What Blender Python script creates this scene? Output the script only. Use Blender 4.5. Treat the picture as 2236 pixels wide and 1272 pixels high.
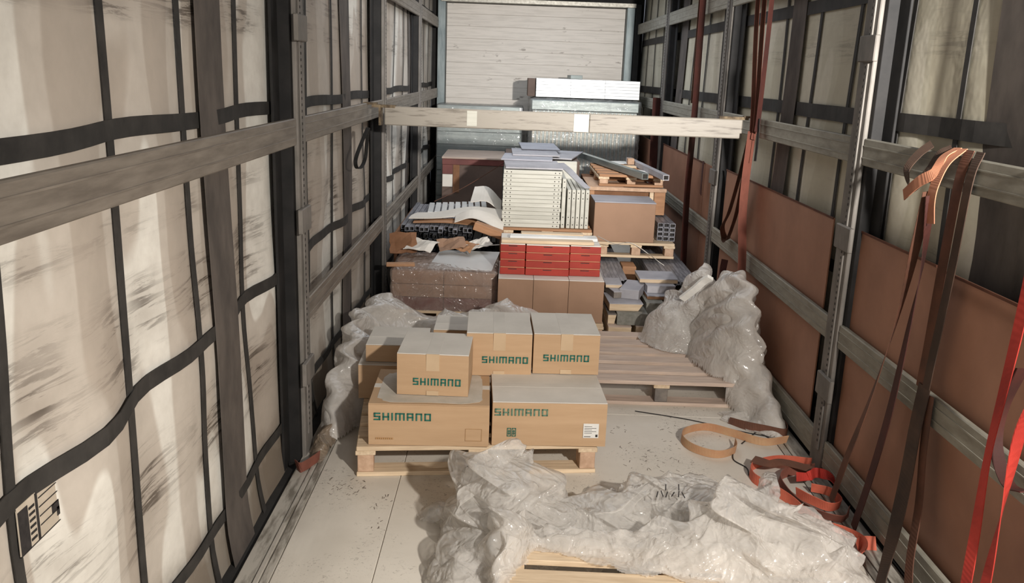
import bpy, math, random
import numpy as np
from mathutils import Vector, Matrix, Euler
for o in list(bpy.data.objects): bpy.data.objects.remove(o)
SC = bpy.context.scene; COL = SC.collection
R = math.radians

# ------------------------------------------------------------ camera, world, lights
cam = bpy.data.cameras.new('camera'); co = bpy.data.objects.new('camera', cam); COL.objects.link(co)
cam.sensor_width = 36; cam.lens = 1892.8/2236*36; cam.clip_start = .05; cam.clip_end = 100
pit, yaw, rol = .2476, .0094, .0361
fw = Vector((math.sin(yaw)*math.cos(pit), math.cos(yaw)*math.cos(pit), -math.sin(pit)))
rt = Vector((math.cos(yaw), -math.sin(yaw), 0)); up = rt.cross(fw)
c_, s_ = math.cos(rol), math.sin(rol)
rt, up = c_*rt + s_*up, -s_*rt + c_*up
M3 = Matrix((rt, up, -fw)).transposed()
co.matrix_world = Matrix.Translation((-.3089, 0, 1.8)) @ M3.to_4x4()
SC.camera = co
w = bpy.data.worlds.new('world'); SC.world = w; w.use_nodes = True
w.node_tree.nodes['Background'].inputs[0].default_value = (.80, .85, 1, 1)
w.node_tree.nodes['Background'].inputs[1].default_value = .17
def lamp(name, kind, loc, target, energy, color, **kw):
    l = bpy.data.lights.new(name, kind); l.energy = energy; l.color = color
    for k, v in kw.items(): setattr(l, k, v)
    o = bpy.data.objects.new(name, l); COL.objects.link(o); o.location = loc
    o.rotation_euler = (Vector(target)-Vector(loc)).to_track_quat('-Z', 'Y').to_euler()
    return o
# the dock flood light over the right hand door edge, plus a wider near lamp beside it, then three added fills: one behind, two under the roof
lamp('flood_lamp', 'SPOT', (1.12, .25, 2.22), (.05, 9.8, 2.35), 2300, (1, .965, .92), spot_size=R(46), spot_blend=1.0, shadow_soft_size=.06)
lamp('near_lamp', 'SPOT', (1.10, .20, 2.20), (-.30, 3.1, .05), 600, (1, .945, .875), spot_size=R(104), spot_blend=1.0, shadow_soft_size=.06)
lamp('rear_fill', 'AREA', (-.3, -1.3, 1.9), (0, 6, 1.0), 26, (1, .95, .90), shape='RECTANGLE', size=2.2, size_y=2.0)  # added fill behind the camera, not a lamp of the dock
lamp('roof_fill_front', 'AREA', (0, 9.3, 2.68), (0, 9.6, .8), 36, (.82, .90, 1), shape='RECTANGLE', size=1.8, size_y=2.6)  # added fill under the roof to brighten the front wall
lamp('roof_fill_middle', 'AREA', (0, 6.6, 2.68), (0, 6.6, 0), 27, (.96, .97, 1), shape='RECTANGLE', size=1.8, size_y=3.2)  # added overhead fill for the far side walls and cargo tops
SC.view_settings.view_transform = 'Standard'; SC.view_settings.look = 'None'
SC.view_settings.gamma = 1; SC.view_settings.use_curve_mapping = False
SC.view_settings.exposure = 0.0

# ------------------------------------------------------------ materials
def lin(c):
    r = []
    for v in c:
        v = v/255; r.append(v/12.92 if v <= .04045 else ((v+.055)/1.055)**2.4)
    return (*r, 1)
def newmat(name):
    m = bpy.data.materials.new(name); m.use_nodes = True; nt = m.node_tree
    return m, nt, nt.nodes, nt.links, nt.nodes['Principled BSDF']
def coords(N, L, rand=True, scale=(1, 1, 1)):
    t = N.new('ShaderNodeTexCoord'); mp = N.new('ShaderNodeMapping'); mp.inputs['Scale'].default_value = scale
    if rand:
        oi = N.new('ShaderNodeObjectInfo'); m = N.new('ShaderNodeMath'); m.operation = 'MULTIPLY'; m.inputs[1].default_value = 37
        L.new(oi.outputs['Random'], m.inputs[0]); a = N.new('ShaderNodeVectorMath'); a.operation = 'ADD'
        L.new(t.outputs['Object'], a.inputs[0]); L.new(m.outputs[0], a.inputs[1]); L.new(a.outputs[0], mp.inputs[0])
    else: L.new(t.outputs['Object'], mp.inputs[0])
    return mp.outputs[0]
def noise(N, L, vec, scale, detail=5, rough=.6, dist=0):
    n = N.new('ShaderNodeTexNoise'); n.inputs['Scale'].default_value = scale; n.inputs['Detail'].default_value = detail
    n.inputs['Roughness'].default_value = rough; n.inputs['Distortion'].default_value = dist; L.new(vec, n.inputs['Vector'])
    return n.outputs['Fac']
def ramp(N, L, fac, stops):
    r = N.new('ShaderNodeValToRGB'); e = r.color_ramp.elements
    e[0].position, e[0].color = stops[0]; e[1].position, e[1].color = stops[-1]
    for p, c in stops[1:-1]: x = e.new(p); x.color = c
    L.new(fac, r.inputs[0]); return r.outputs[0]
def mixc(N, L, fac, a, b, mode='MIX'):
    m = N.new('ShaderNodeMix'); m.data_type = 'RGBA'; m.blend_type = mode
    for sock, v in ((m.inputs[0], fac), (m.inputs[6], a), (m.inputs[7], b)):
        if isinstance(v, (int, float)): sock.default_value = v
        elif isinstance(v, tuple): sock.default_value = v
        else: L.new(v, sock)
    return m.outputs[2]
def math_(N, L, op, a, b=None, clamp=False):
    m = N.new('ShaderNodeMath'); m.operation = op; m.use_clamp = clamp
    for i, v in enumerate((a, b)):
        if v is None: continue
        if isinstance(v, (int, float)): m.inputs[i].default_value = v
        else: L.new(v, m.inputs[i])
    return m.outputs[0]
def bump(N, L, P, h, strength, dist=.01):
    b = N.new('ShaderNodeBump'); b.inputs['Strength'].default_value = strength; b.inputs['Distance'].default_value = dist
    L.new(h, b.inputs['Height']); L.new(b.outputs[0], P.inputs['Normal'])
def generic(name, c1, c2, scale=6, stretch=(1, 1, 1), rough=.7, metal=0, bstr=.15, lo=.35, hi=.65, tint=.12, spec=.4, detail=5):
    m, nt, N, L, P = newmat(name); v = coords(N, L, True, stretch)
    f = noise(N, L, v, scale, detail)
    c = ramp(N, L, f, [(lo, lin(c1)), (hi, lin(c2))])
    if tint:
        oi = N.new('ShaderNodeObjectInfo'); hs = N.new('ShaderNodeHueSaturation')
        val = math_(N, L, 'MULTIPLY_ADD', oi.outputs['Random'], tint); N[-1].inputs[2].default_value = 1-tint/2
        L.new(val, hs.inputs['Value']); L.new(c, hs.inputs['Color']); c = hs.outputs[0]
    L.new(c, P.inputs['Base Color']); P.inputs['Roughness'].default_value = rough; P.inputs['Metallic'].default_value = metal
    P.inputs['Specular IOR Level'].default_value = spec
    if bstr: bump(N, L, P, f, bstr)
    return m
M = {}
M['pale_wood'] = generic('pale_wood', (196, 172, 142), (222, 200, 170), 4, (1.2, 14, 14), .7, tint=.16)
M['pale_wood_y'] = generic('pale_wood_y', (196, 172, 142), (222, 200, 170), 4, (14, 1.2, 14), .7, tint=.16)
M['grey_wood'] = generic('grey_wood', (182, 162, 148), (208, 188, 172), 4, (1.2, 14, 14), .8, tint=.14)
M['block_wood'] = generic('block_wood', (180, 148, 122), (202, 170, 144), 30, rough=.85, tint=.14)
M['grey_block'] = generic('grey_block', (104, 98, 94), (128, 120, 112), 20, rough=.8)
M['orange_wood'] = generic('orange_wood', (152, 112, 80), (174, 130, 96), 4, (1.5, 10, 10), .7)
M['carton'] = generic('carton', (184, 152, 118), (194, 162, 128), 3, (1, 1, 9), .8, bstr=.04, lo=.3, hi=.7, tint=.05)
M['carton_dark'] = generic('carton_dark', (146, 116, 94), (158, 126, 103), 3, rough=.8, bstr=.04, tint=.05)
M['carton_inner'] = generic('carton_inner', (120, 84, 58), (140, 100, 72), 8, rough=.85, bstr=.05)
M['carton_top'] = generic('carton_top', (208, 202, 192), (222, 216, 206), 4, rough=.75, bstr=.05, tint=.06)
M['torn_paper'] = generic('torn_paper', (190, 182, 168), (206, 198, 186), 12, rough=.8, bstr=.1)
M['grey_top'] = generic('grey_top', (152, 152, 160), (172, 172, 178), 5, rough=.6, bstr=.05)
M['tape'] = generic('tape', (194, 168, 136), (204, 178, 146), 6, rough=.35, bstr=.02, tint=.03)
M['ink_green'] = generic('ink_green', (28, 96, 84), (44, 114, 98), 60, rough=.7, bstr=0, tint=0)
M['ink_faint'] = generic('ink_faint', (168, 130, 84), (182, 140, 94), 60, rough=.7, bstr=0, tint=0)
M['ink_worn'] = generic('ink_worn', (78, 122, 106), (116, 138, 112), 60, rough=.7, bstr=0, tint=0)
M['ink_black'] = generic('ink_black', (30, 28, 28), (50, 46, 46), 60, rough=.7, bstr=0, tint=0)
M['sticker'] = generic('sticker', (176, 164, 148), (190, 178, 162), 20, rough=.5, bstr=0, tint=0)
M['floor_ink'] = generic('floor_ink', (96, 84, 74), (140, 128, 116), 60, rough=.7, bstr=0, tint=0)
M['paper'] = generic('paper', (216, 214, 208), (228, 226, 220), 20, rough=.6, bstr=0, tint=.04)
M['red_carton'] = generic('red_carton', (142, 36, 22), (160, 46, 30), 5, rough=.5, bstr=.03, tint=.12)
M['white_steel'] = generic('white_steel', (178, 176, 164), (196, 194, 182), 3, (1, 1, 8), .35, bstr=.03, tint=.1, spec=.6)
M['hole'] = generic('hole', (40, 36, 34), (60, 56, 52), 9, rough=.9, bstr=0, tint=0)
M['profile_grey'] = generic('profile_grey', (112, 112, 118), (160, 160, 166), 6, (6, 1, 6), .45, .35, bstr=.05, tint=.3)
M['profile_dark'] = generic('profile_dark', (22, 22, 23), (50, 50, 53), 6, (6, 1, 6), .5, .2, bstr=.05, tint=.4)
M['aluminium'] = generic('aluminium', (128, 124, 116), (160, 156, 146), 4, (8, 1, 8), .42, .6, bstr=.08, tint=.08)
M['edge_alu'] = generic('edge_alu', (120, 114, 104), (176, 170, 160), 7, (4, .8, 4), .5, .15, bstr=.08, lo=.38, hi=.55, tint=.1)
M['rail_left'] = generic('rail_left', (112, 104, 95), (148, 139, 128), 5, (3, .8, 6), .5, .35, bstr=.05, lo=.3, hi=.7, tint=.12)
M['rail_right'] = generic('rail_right', (128, 124, 112), (156, 152, 140), 9, (3, 1, 3), .6, .1, bstr=.06, lo=.3, hi=.7, tint=.12)
M['post_grey'] = generic('post_grey', (104, 100, 94), (128, 122, 116), 6, (2, 2, 1), .65, .05, bstr=.05, tint=.1)
M['post_dark'] = generic('post_dark', (18, 17, 17), (34, 32, 31), 8, rough=.7, bstr=.1, tint=0)
M['corner_steel'] = generic('corner_steel', (98, 108, 110), (122, 130, 130), 4, (4, 4, 1), .45, .4, tint=.05)
M['band'] = generic('band', (38, 36, 34), (56, 53, 50), 10, (1, 1, 1), .75, bstr=.05, tint=.1)
M['band_wide'] = generic('band_wide', (72, 66, 62), (96, 88, 82), 8, (1, 1, .5), .75, bstr=.05, tint=.12)
M['plank'] = generic('plank', (196, 188, 178), (216, 208, 198), 5, (.6, 5, 9), .5, bstr=.04, lo=.3, hi=.55, tint=.06)
M['beam_paint'] = generic('beam_paint', (98, 90, 80), (144, 137, 126), 7, (.7, 4, 7), .5, bstr=.12, lo=.30, hi=.46, tint=0)
M['rust'] = generic('rust', (66, 54, 42), (128, 112, 88), 26, rough=.85, bstr=.3, tint=0)
M['black_strap'] = generic('black_strap', (20, 19, 18), (36, 34, 32), 40, rough=.8, bstr=.1, tint=0)
M['hardboard'] = generic('hardboard', (144, 103, 82), (166, 121, 98), 3.5, rough=.55, bstr=.04, lo=.3, hi=.72, tint=.14)
M['hardboard_edge'] = generic('hardboard_edge', (80, 46, 32), (100, 60, 42), 12, rough=.8)
M['maroon'] = generic('maroon', (92, 48, 44), (112, 62, 56), 4, rough=.6, tint=.1)
M['brown_dark'] = generic('brown_dark', (88, 72, 64), (104, 86, 76), 4, rough=.7)
M['grey_green'] = generic('grey_green', (116, 115, 106), (140, 138, 130), 30, rough=.8, bstr=.4)
M['dark'] = generic('dark', (26, 24, 23), (38, 36, 34), 10, rough=.8)
M['panel_grey'] = generic('panel_grey', (120, 128, 126), (146, 152, 148), 3, (1, 1, 8), .35, .3, tint=.08)
M['white_board'] = generic('white_board', (206, 207, 206), (218, 219, 218), 4, rough=.28, bstr=.02, tint=.04, spec=.7)
M['roof'] = generic('roof', (90, 90, 92), (112, 112, 114), 2, rough=.8, tint=0)
M['slate'] = generic('slate', (150, 148, 152), (176, 174, 178), 5, rough=.6)
def webbing(name, c1, c2, wear):
    m, nt, N, L, P = newmat(name); v = coords(N, L, True)
    f = noise(N, L, v, 7, 4); f2 = noise(N, L, v, 60, 3)
    c = ramp(N, L, f, [(.38, lin(c1)), (.62, lin(c2))]); c = mixc(N, L, math_(N, L, 'MULTIPLY', f2, .35), c, lin(wear))
    L.new(c, P.inputs['Base Color']); P.inputs['Roughness'].default_value = .75
    wv = N.new('ShaderNodeTexWave'); wv.inputs['Scale'].default_value = 140; L.new(v, wv.inputs['Vector'])
    bump(N, L, P, wv.outputs['Fac'], .25, .002)
    return m
M['web_orange'] = webbing('web_orange', (196, 84, 60), (214, 104, 78), (196, 136, 112))
M['web_red'] = webbing('web_red', (158, 38, 28), (188, 52, 40), (160, 50, 36))
M['web_tan'] = webbing('web_tan', (186, 142, 108), (196, 164, 128), (190, 120, 78))
M['web_brown'] = webbing('web_brown', (84, 54, 40), (108, 68, 50), (90, 60, 46))
M['web_dark'] = webbing('web_dark', (58, 26, 22), (78, 34, 26), (70, 40, 32))
M['web_olive'] = webbing('web_olive', (60, 44, 34), (80, 58, 44), (60, 44, 34))
M['web_salmon'] = webbing('web_salmon', (176, 116, 88), (196, 136, 104), (170, 100, 74))
M['web_rustred'] = webbing('web_rustred', (112, 66, 54), (132, 78, 64), (120, 70, 54))

def film_mat(name, col, alpha=.5, rough=.10, bs=.6, sc=1):
    m, nt, N, L, P = newmat(name); v = coords(N, L, True)
    wn = N.new('ShaderNodeTexNoise'); wn.inputs['Scale'].default_value = 4; L.new(v, wn.inputs['Vector'])
    wv = N.new('ShaderNodeVectorMath'); wv.operation = 'MULTIPLY_ADD'; wv.inputs[1].default_value = (.35, .35, .35); L.new(wn.outputs['Color'], wv.inputs[0]); L.new(v, wv.inputs[2])
    st = N.new('ShaderNodeMapping'); st.inputs['Scale'].default_value = (1, .45, 1); st.inputs['Rotation'].default_value = (0, 0, .6); L.new(wv.outputs[0], st.inputs[0])
    def vor(s_):
        t = N.new('ShaderNodeTexVoronoi'); t.inputs['Scale'].default_value = s_*sc; L.new(st.outputs[0], t.inputs['Vector']); return t.outputs['Distance']
    h = math_(N, L, 'ADD', vor(16), math_(N, L, 'MULTIPLY', vor(44), .45))
    bm = N.new('ShaderNodeBump'); bm.inputs['Strength'].default_value = bs; bm.inputs['Distance'].default_value = .022/sc; L.new(h, bm.inputs['Height'])
    P.inputs['Base Color'].default_value = lin(col); P.inputs['Roughness'].default_value = rough+.25
    P.inputs['Specular IOR Level'].default_value = .5; P.inputs['Coat Weight'].default_value = 1; P.inputs['Coat Roughness'].default_value = rough; P.inputs['Coat IOR'].default_value = 1.6
    tr = N.new('ShaderNodeBsdfTranslucent'); tr.inputs[0].default_value = lin(col); tp = N.new('ShaderNodeBsdfTransparent')
    for s_ in (P.inputs['Normal'], P.inputs['Coat Normal'], tr.inputs['Normal']): L.new(bm.outputs[0], s_)
    a = N.new('ShaderNodeMixShader'); a.inputs[0].default_value = .35; L.new(P.outputs[0], a.inputs[1]); L.new(tr.outputs[0], a.inputs[2])
    lw = N.new('ShaderNodeLayerWeight'); lw.inputs[0].default_value = .4; L.new(bm.outputs[0], lw.inputs['Normal'])
    f = noise(N, L, v, 5, 4, .6, 1.0)
    k = math_(N, L, 'MULTIPLY_ADD', f, .8); N[-1].inputs[2].default_value = alpha-.45
    k = math_(N, L, 'ADD', k, math_(N, L, 'MULTIPLY', lw.outputs['Facing'], .45), True)
    b = N.new('ShaderNodeMixShader'); L.new(k, b.inputs[0]); L.new(tp.outputs[0], b.inputs[1]); L.new(a.outputs[0], b.inputs[2])
    L.new(b.outputs[0], N['Material Output'].inputs['Surface'])
    return m
M['film'] = film_mat('film', (244, 240, 234), .36, .07, .7)
M['film_dusty'] = film_mat('film_dusty', (238, 233, 226), .60, .14, .4)
M['film_dirty'] = film_mat('film_dirty', (160, 142, 122), .85, .3)
M['film_wrap'] = film_mat('film_wrap', (200, 200, 198), .22, .08, .25, .6)
M['film_wrap_clear'] = film_mat('film_wrap_clear', (206, 190, 180), .42, .08, .6, .8)

def curtain_mat(name, base, dark, pale, mid, left):
    m, nt, N, L, P = newmat(name)
    tc = N.new('ShaderNodeTexCoord'); O = tc.outputs['Object']
    sx = N.new('ShaderNodeSeparateXYZ'); L.new(O, sx.inputs[0]); y, z = sx.outputs[1], sx.outputs[2]
    def mp(sc):
        q = N.new('ShaderNodeMapping'); q.inputs['Scale'].default_value = sc; L.new(O, q.inputs[0]); return q.outputs[0]
    big = noise(N, L, mp((1, 1, .28)), 2.6, 1.2, .5)
    c = ramp(N, L, big, [(.30, lin(mid)), (.44, lin(mid)), (.452, lin(base)), (.53, lin(base)), (.542, lin(pale)), (.7, lin(pale))])
    # tall patches: fold highlights and light through the tarp, put into the colour
    fine = noise(N, L, mp((1, 1, 1)), 14, 6)
    c = mixc(N, L, math_(N, L, 'MULTIPLY', math_(N, L, 'SUBTRACT', fine, .35, True), .7), c, lin(dark))
    # scuffs: thin long black strokes along the trailer in bands of height
    st = noise(N, L, mp((1, 3.0, 46)), 1.0, 8, .74, .6)
    pz = None
    for zc, wd, k in ((1.08, .16, 1), (.58, .17, 1), (1.96, .07, .9), (1.36, .05, .5), (2.1, .1, .5)):
        d = math_(N, L, 'DIVIDE', math_(N, L, 'SUBTRACT', z, zc), wd)
        g = math_(N, L, 'MULTIPLY', math_(N, L, 'SUBTRACT', 1.0, math_(N, L, 'MULTIPLY', d, d), True), k)
        pz = g if pz is None else math_(N, L, 'MAXIMUM', pz, g)
    per = math_(N, L, 'SINE', math_(N, L, 'MULTIPLY_ADD', y, 2*math.pi/.545)); N[-2].inputs[2].default_value = 2*math.pi*(-.0)+.6
    per = math_(N, L, 'MULTIPLY_ADD', per, .5); N[-1].inputs[2].default_value = .5
    msk = math_(N, L, 'MULTIPLY', pz, math_(N, L, 'ADD', .25, per, True))
    msk = math_(N, L, 'MULTIPLY', msk, ramp(N, L, noise(N, L, mp((1, 2, 3)), 1.6, 2), [(.33, (0, 0, 0, 1)), (.55, (1, 1, 1, 1))]))
    s = ramp(N, L, st, [(.505, (0, 0, 0, 1)), (.575, (1, 1, 1, 1))])
    amt = 1.0 if left else .35
    c = mixc(N, L, math_(N, L, 'MULTIPLY', math_(N, L, 'MULTIPLY', s, msk), .95*amt), c, lin((50, 42, 37)))
    c = mixc(N, L, math_(N, L, 'MULTIPLY', msk, .35*amt), c, lin((120, 108, 96)))
    # grime rising from the floor edge
    low = ramp(N, L, math_(N, L, 'ADD', z, math_(N, L, 'MULTIPLY', fine, .25)), [(.26, (1, 1, 1, 1)), (.44, (0, 0, 0, 1))])
    c = mixc(N, L, math_(N, L, 'MULTIPLY', low, .8), c, lin((104, 92, 78)))
    L.new(c, P.inputs['Base Color']); P.inputs['Roughness'].default_value = .55; P.inputs['Specular IOR Level'].default_value = .3
    bump(N, L, P, noise(N, L, mp((1, 1, 1)), 5, 3), .15, .03)
    return m
M['curtain_left'] = curtain_mat('curtain_left', (192, 183, 172), (146, 137, 126), (222, 218, 209), (176, 165, 153), True)
M['curtain_right'] = curtain_mat('curtain_right', (196, 190, 170), (160, 150, 132), (208, 202, 184), (188, 181, 160), False)

def floor_mat():
    m, nt, N, L, P = newmat('floor_board')
    g = N.new('ShaderNodeNewGeometry'); pos = g.outputs['Position']
    def mp(sc, lo=(0, 0, 0)):
        q = N.new('ShaderNodeMapping'); q.inputs['Scale'].default_value = sc; q.inputs['Location'].default_value = lo; L.new(pos, q.inputs[0]); return q.outputs[0]
    a = noise(N, L, mp((1, 1, 1)), 2.0, 6)
    c = ramp(N, L, a, [(.3, lin((206, 198, 185))), (.7, lin((224, 217, 205)))])
    b = noise(N, L, mp((1, 1, 1)), 60, 5, .7, 1.0)
    reg = ramp(N, L, noise(N, L, mp((1, 1, 1), (3, 1.3, 0)), 2.6, 2), [(.46, (0, 0, 0, 1)), (.60, (1, 1, 1, 1))])
    sp = ramp(N, L, b, [(.57, (0, 0, 0, 1)), (.66, (1, 1, 1, 1))])
    c = mixc(N, L, math_(N, L, 'MULTIPLY', math_(N, L, 'MULTIPLY', sp, reg), .7), c, lin((88, 76, 66)))
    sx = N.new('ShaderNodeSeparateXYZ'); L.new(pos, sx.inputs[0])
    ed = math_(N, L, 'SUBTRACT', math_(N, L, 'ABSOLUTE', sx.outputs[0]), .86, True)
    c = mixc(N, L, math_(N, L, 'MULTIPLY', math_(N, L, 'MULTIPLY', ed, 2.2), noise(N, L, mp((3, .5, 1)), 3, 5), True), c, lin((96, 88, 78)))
    L.new(c, P.inputs['Base Color']); P.inputs['Roughness'].default_value = .62
    bump(N, L, P, b, .05)
    return m
M['floor_board'] = floor_mat()

m = M['plank']; N, L = m.node_tree.nodes, m.node_tree.links; P = N['Principled BSDF']; src = P.inputs['Base Color'].links[0].from_socket
kn = ramp(N, L, noise(N, L, coords(N, L, True, (.7, 1, 1.6)), 7, 3, .6), [(.66, (0, 0, 0, 1)), (.72, (1, 1, 1, 1))])
L.new(mixc(N, L, math_(N, L, 'MULTIPLY', kn, .6), src, lin((112, 98, 88))), P.inputs['Base Color'])
# ------------------------------------------------------------ mesh helpers
def mesh(name, v, f, mats=None, mi=None, smooth=False):
    me = bpy.data.meshes.new(name); me.from_pydata([tuple(p) for p in v], [], f)
    for m in (mats or []): me.materials.append(m)
    if mi: me.polygons.foreach_set('material_index', mi)
    if smooth: me.polygons.foreach_set('use_smooth', [True]*len(me.polygons))
    me.update(); return me
class MB:
    def __init__(s): s.v = []; s.f = []; s.mi = []
    def box(s, x0, x1, y0, y1, z0, z1, rot=None, mi=0, piv=None):
        b = len(s.v); P = [Vector((x, y, z)) for x in (x0, x1) for y in (y0, y1) for z in (z0, z1)]
        if rot:
            c = Vector(piv) if piv else Vector(((x0+x1)/2, (y0+y1)/2, (z0+z1)/2)); e = Euler(rot).to_matrix(); P = [e@(p-c)+c for p in P]
        s.v += P
        s.f += [tuple(b+i for i in q) for q in ((0, 1, 3, 2), (4, 6, 7, 5), (0, 4, 5, 1), (2, 3, 7, 6), (0, 2, 6, 4), (1, 5, 7, 3))]; s.mi += [mi]*6
    def cyl(s, c, ax, r, h, n=10, mi=0):
        b = len(s.v); ax = Vector(ax).normalized(); a = ax.orthogonal().normalized(); bb = ax.cross(a); c = Vector(c)
        for k in (-.5, .5):
            for i in range(n):
                t = 2*math.pi*i/n; s.v.append(c+ax*h*k+(a*math.cos(t)+bb*math.sin(t))*r)
        for i in range(n): j = (i+1) % n; s.f.append((b+i, b+j, b+n+j, b+n+i)); s.mi.append(mi)
        s.f.append(tuple(b+n-1-i for i in range(n))); s.f.append(tuple(b+n+i for i in range(n))); s.mi += [mi, mi]
    def prism(s, poly, ax, d0, d1, mi=0):   # poly in the plane of the two other axes
        b = len(s.v); n = len(poly)
        for d in (d0, d1):
            for p in poly: s.v.append(Vector((d, p[0], p[1])) if ax == 0 else Vector((p[0], d, p[1])) if ax == 1 else Vector((p[0], p[1], d)))
        for i in range(n): j = (i+1) % n; s.f.append((b+i, b+j, b+n+j, b+n+i)); s.mi.append(mi)
        s.f.append(tuple(b+n-1-i for i in range(n))); s.f.append(tuple(b+n+i for i in range(n))); s.mi += [mi, mi]
    def build(s, name, mats, parent=None, loc=(0, 0, 0), rot=(0, 0, 0), smooth=False):
        if not isinstance(mats, (list, tuple)): mats = [mats]
        return link(name, mesh(name, s.v, s.f, mats, s.mi, smooth), parent, loc, rot)
def link(name, me, parent=None, loc=(0, 0, 0), rot=(0, 0, 0)):
    o = bpy.data.objects.new(name, me); COL.objects.link(o); o.parent = parent; o.location = loc; o.rotation_euler = rot; return o
CB = {}
def cbox(dx, dy, dz, mat, c=.003):
    key = (round(dx, 4), round(dy, 4), round(dz, 4), mat.name, c)
    if key in CB: return CB[key]
    h = (dx/2, dy/2, dz/2); c = min(c, min(h)*.4); v = []; idx = {}
    for sx in (-1, 1):
        for sy in (-1, 1):
            for sz in (-1, 1):
                for a in range(3):
                    p = [sx*h[0], sy*h[1], sz*h[2]]
                    for k in range(3):
                        if k != a: p[k] -= (sx, sy, sz)[k]*c
                    idx[(sx, sy, sz, a)] = len(v); v.append(p)
    f = []
    S = (-1, 1)
    for a in range(3):
        for s in S:
            q = []
            for u, w_ in ((-1, -1), (1, -1), (1, 1), (-1, 1)):
                k = [0, 0, 0]; k[a] = s; k[(a+1) % 3] = u; k[(a+2) % 3] = w_; q.append(idx[(*k, a)])
            f.append(tuple(q if s > 0 else q[::-1]))
    for a in range(3):      # edges running along axis a
        b1, b2 = (a+1) % 3, (a+2) % 3
        for s1 in S:
            for s2 in S:
                def g(t, ax):
                    k = [0, 0, 0]; k[a] = t; k[b1] = s1; k[b2] = s2; return idx[(*k, ax)]
                q = (g(-1, b1), g(1, b1), g(1, b2), g(-1, b2)); f.append(q if s1*s2 < 0 else q[::-1])
    for sx in S:
        for sy in S:
            for sz in S:
                q = [idx[(sx, sy, sz, a)] for a in range(3)]; f.append(tuple(q if sx*sy*sz > 0 else q[::-1]))
    me = mesh('block', v, f, [mat]); CB[key] = me; return me
def B(name, parent, x0, x1, y0, y1, z0, z1, mat, c=.003, rot=(0, 0, 0)):
    """a chamfered block between the given limits"""
    return link(name, cbox(x1-x0, y1-y0, z1-z0, mat, c), parent, ((x0+x1)/2, (y0+y1)/2, (z0+z1)/2), rot)
def tag(o, label=None, cat=None, group=None, kind=None):
    if label: o['label'] = label
    if cat: o['category'] = cat
    if group: o['group'] = group
    if kind: o['kind'] = kind
    return o
def thing(name, label, cat, loc=(0, 0, 0), rz=0, group=None):
    o = bpy.data.objects.new(name, None); o.empty_display_size = .1; COL.objects.link(o); o.location = loc; o.rotation_euler = (0, 0, rz)
    return tag(o, label, cat, group)
NTH = 'first second third fourth fifth sixth seventh eighth ninth tenth eleventh twelfth thirteenth fourteenth fifteenth sixteenth seventeenth eighteenth nineteenth twentieth'.split()
ORD = ['top', 'second', 'third', 'fourth', 'fifth', 'sixth', 'seventh', 'eighth', 'ninth', 'tenth', 'eleventh', 'twelfth', 'thirteenth', 'fourteenth']
def spline(P, n=6):
    P = [Vector(p) for p in P]; out = []
    Q = [P[0]*2-P[1]]+P+[P[-1]*2-P[-2]]
    for i in range(1, len(Q)-2):
        for k in range(n):
            t = k/n; a, b, c, d = Q[i-1], Q[i], Q[i+1], Q[i+2]
            out.append(.5*((2*b)+(c-a)*t+(2*a-5*b+4*c-d)*t*t+(3*b-a-3*c+d)*t**3))
    out.append(P[-1]); return out
def ribbon(name, pts, wd, mat, width=.05, th=.003, n=6, parent=None):
    """webbing: pts = centre line, wd = the direction of the width at each point"""
    C = spline(pts, n); Wd = spline(wd, n); v = []; f = []
    for i, c in enumerate(C):
        t = (C[min(i+1, len(C)-1)]-C[max(i-1, 0)]).normalized(); wv = Wd[i]-t*Wd[i].dot(t)
        if wv.length < 1e-5: wv = t.orthogonal()
        wv.normalize(); nn = t.cross(wv)
        for a, b in ((-1, -1), (1, -1), (1, 1), (-1, 1)): v.append(c+wv*a*width/2+nn*b*th/2)
    for i in range(len(C)-1):
        b = 4*i
        for k in range(4): f.append((b+k, b+(k+1) % 4, b+4+(k+1) % 4, b+4+k))
    f.append((3, 2, 1, 0)); e = 4*(len(C)-1); f.append((e, e+1, e+2, e+3))
    return link(name, mesh(name, v, f, [mat]), parent)
ZU = (0, 0, 1)

# ------------------------------------------------------------ the setting
HW = 1.24
def struct(o): o['kind'] = 'structure'; return o
fl = MB(); fl.box(-1.40, 1.40, -1.5, 11.45, -.16, -.022); floor = struct(fl.build('floor', M['dark']))
fp = [(-1.115, -.752), (-.75, 1.115)]
for x0, x1 in fp:
    ys = {-1.115: [-1.5, 1.6, 4.9, 8.2, 11.3], -.75: [-1.5, .9, 4.45, 7.9, 11.3]}[x0]
    for a, b in zip(ys, ys[1:]): B('floor_panel', floor, x0, x1-.0005, a, b-.0015, -.02, 0, M['floor_board'], .002)
for s in (-1, 1):
    for a, b, z, mt in ((1.118, 1.150, .002, 'edge_alu'), (1.153, 1.172, .007, 'edge_alu'), (1.176, 1.240, -.001, 'edge_alu')):
        x0, x1 = (s*a, s*b) if s > 0 else (s*b, s*a); B('edge_profile', floor, x0, x1, -1.5, 11.3, -.02, z, M[mt], .002)
rn = random.Random(12)
for (cx0, cy0, w0, d0, n0, a0) in ((-.985, 3.50, .09, .08, 26, .9), (-.80, 3.36, .04, .09, 9, 1.4), (-.79, 3.20, .03, .05, 6, 1.2), (.45, 3.95, .16, .20, 34, .7), (.62, 4.25, .10, .10, 12, .5), (.30, 4.25, .06, .06, 8, 1)):
    mb = MB()
    for k in range(n0):
        x, y, l = cx0+rn.uniform(-w0, w0), cy0+rn.uniform(-d0, d0), rn.uniform(.006, .026); mb.box(x-l/2, x+l/2, y-.0016, y+.0016, .0002, .0006, rot=(0, 0, a0+rn.choice((0, 1.5, .4))+rn.uniform(-.3, .3)))
    o = mb.build('printed_mark', M['floor_ink'], floor); o['kind'] = 'stuff'
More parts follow.
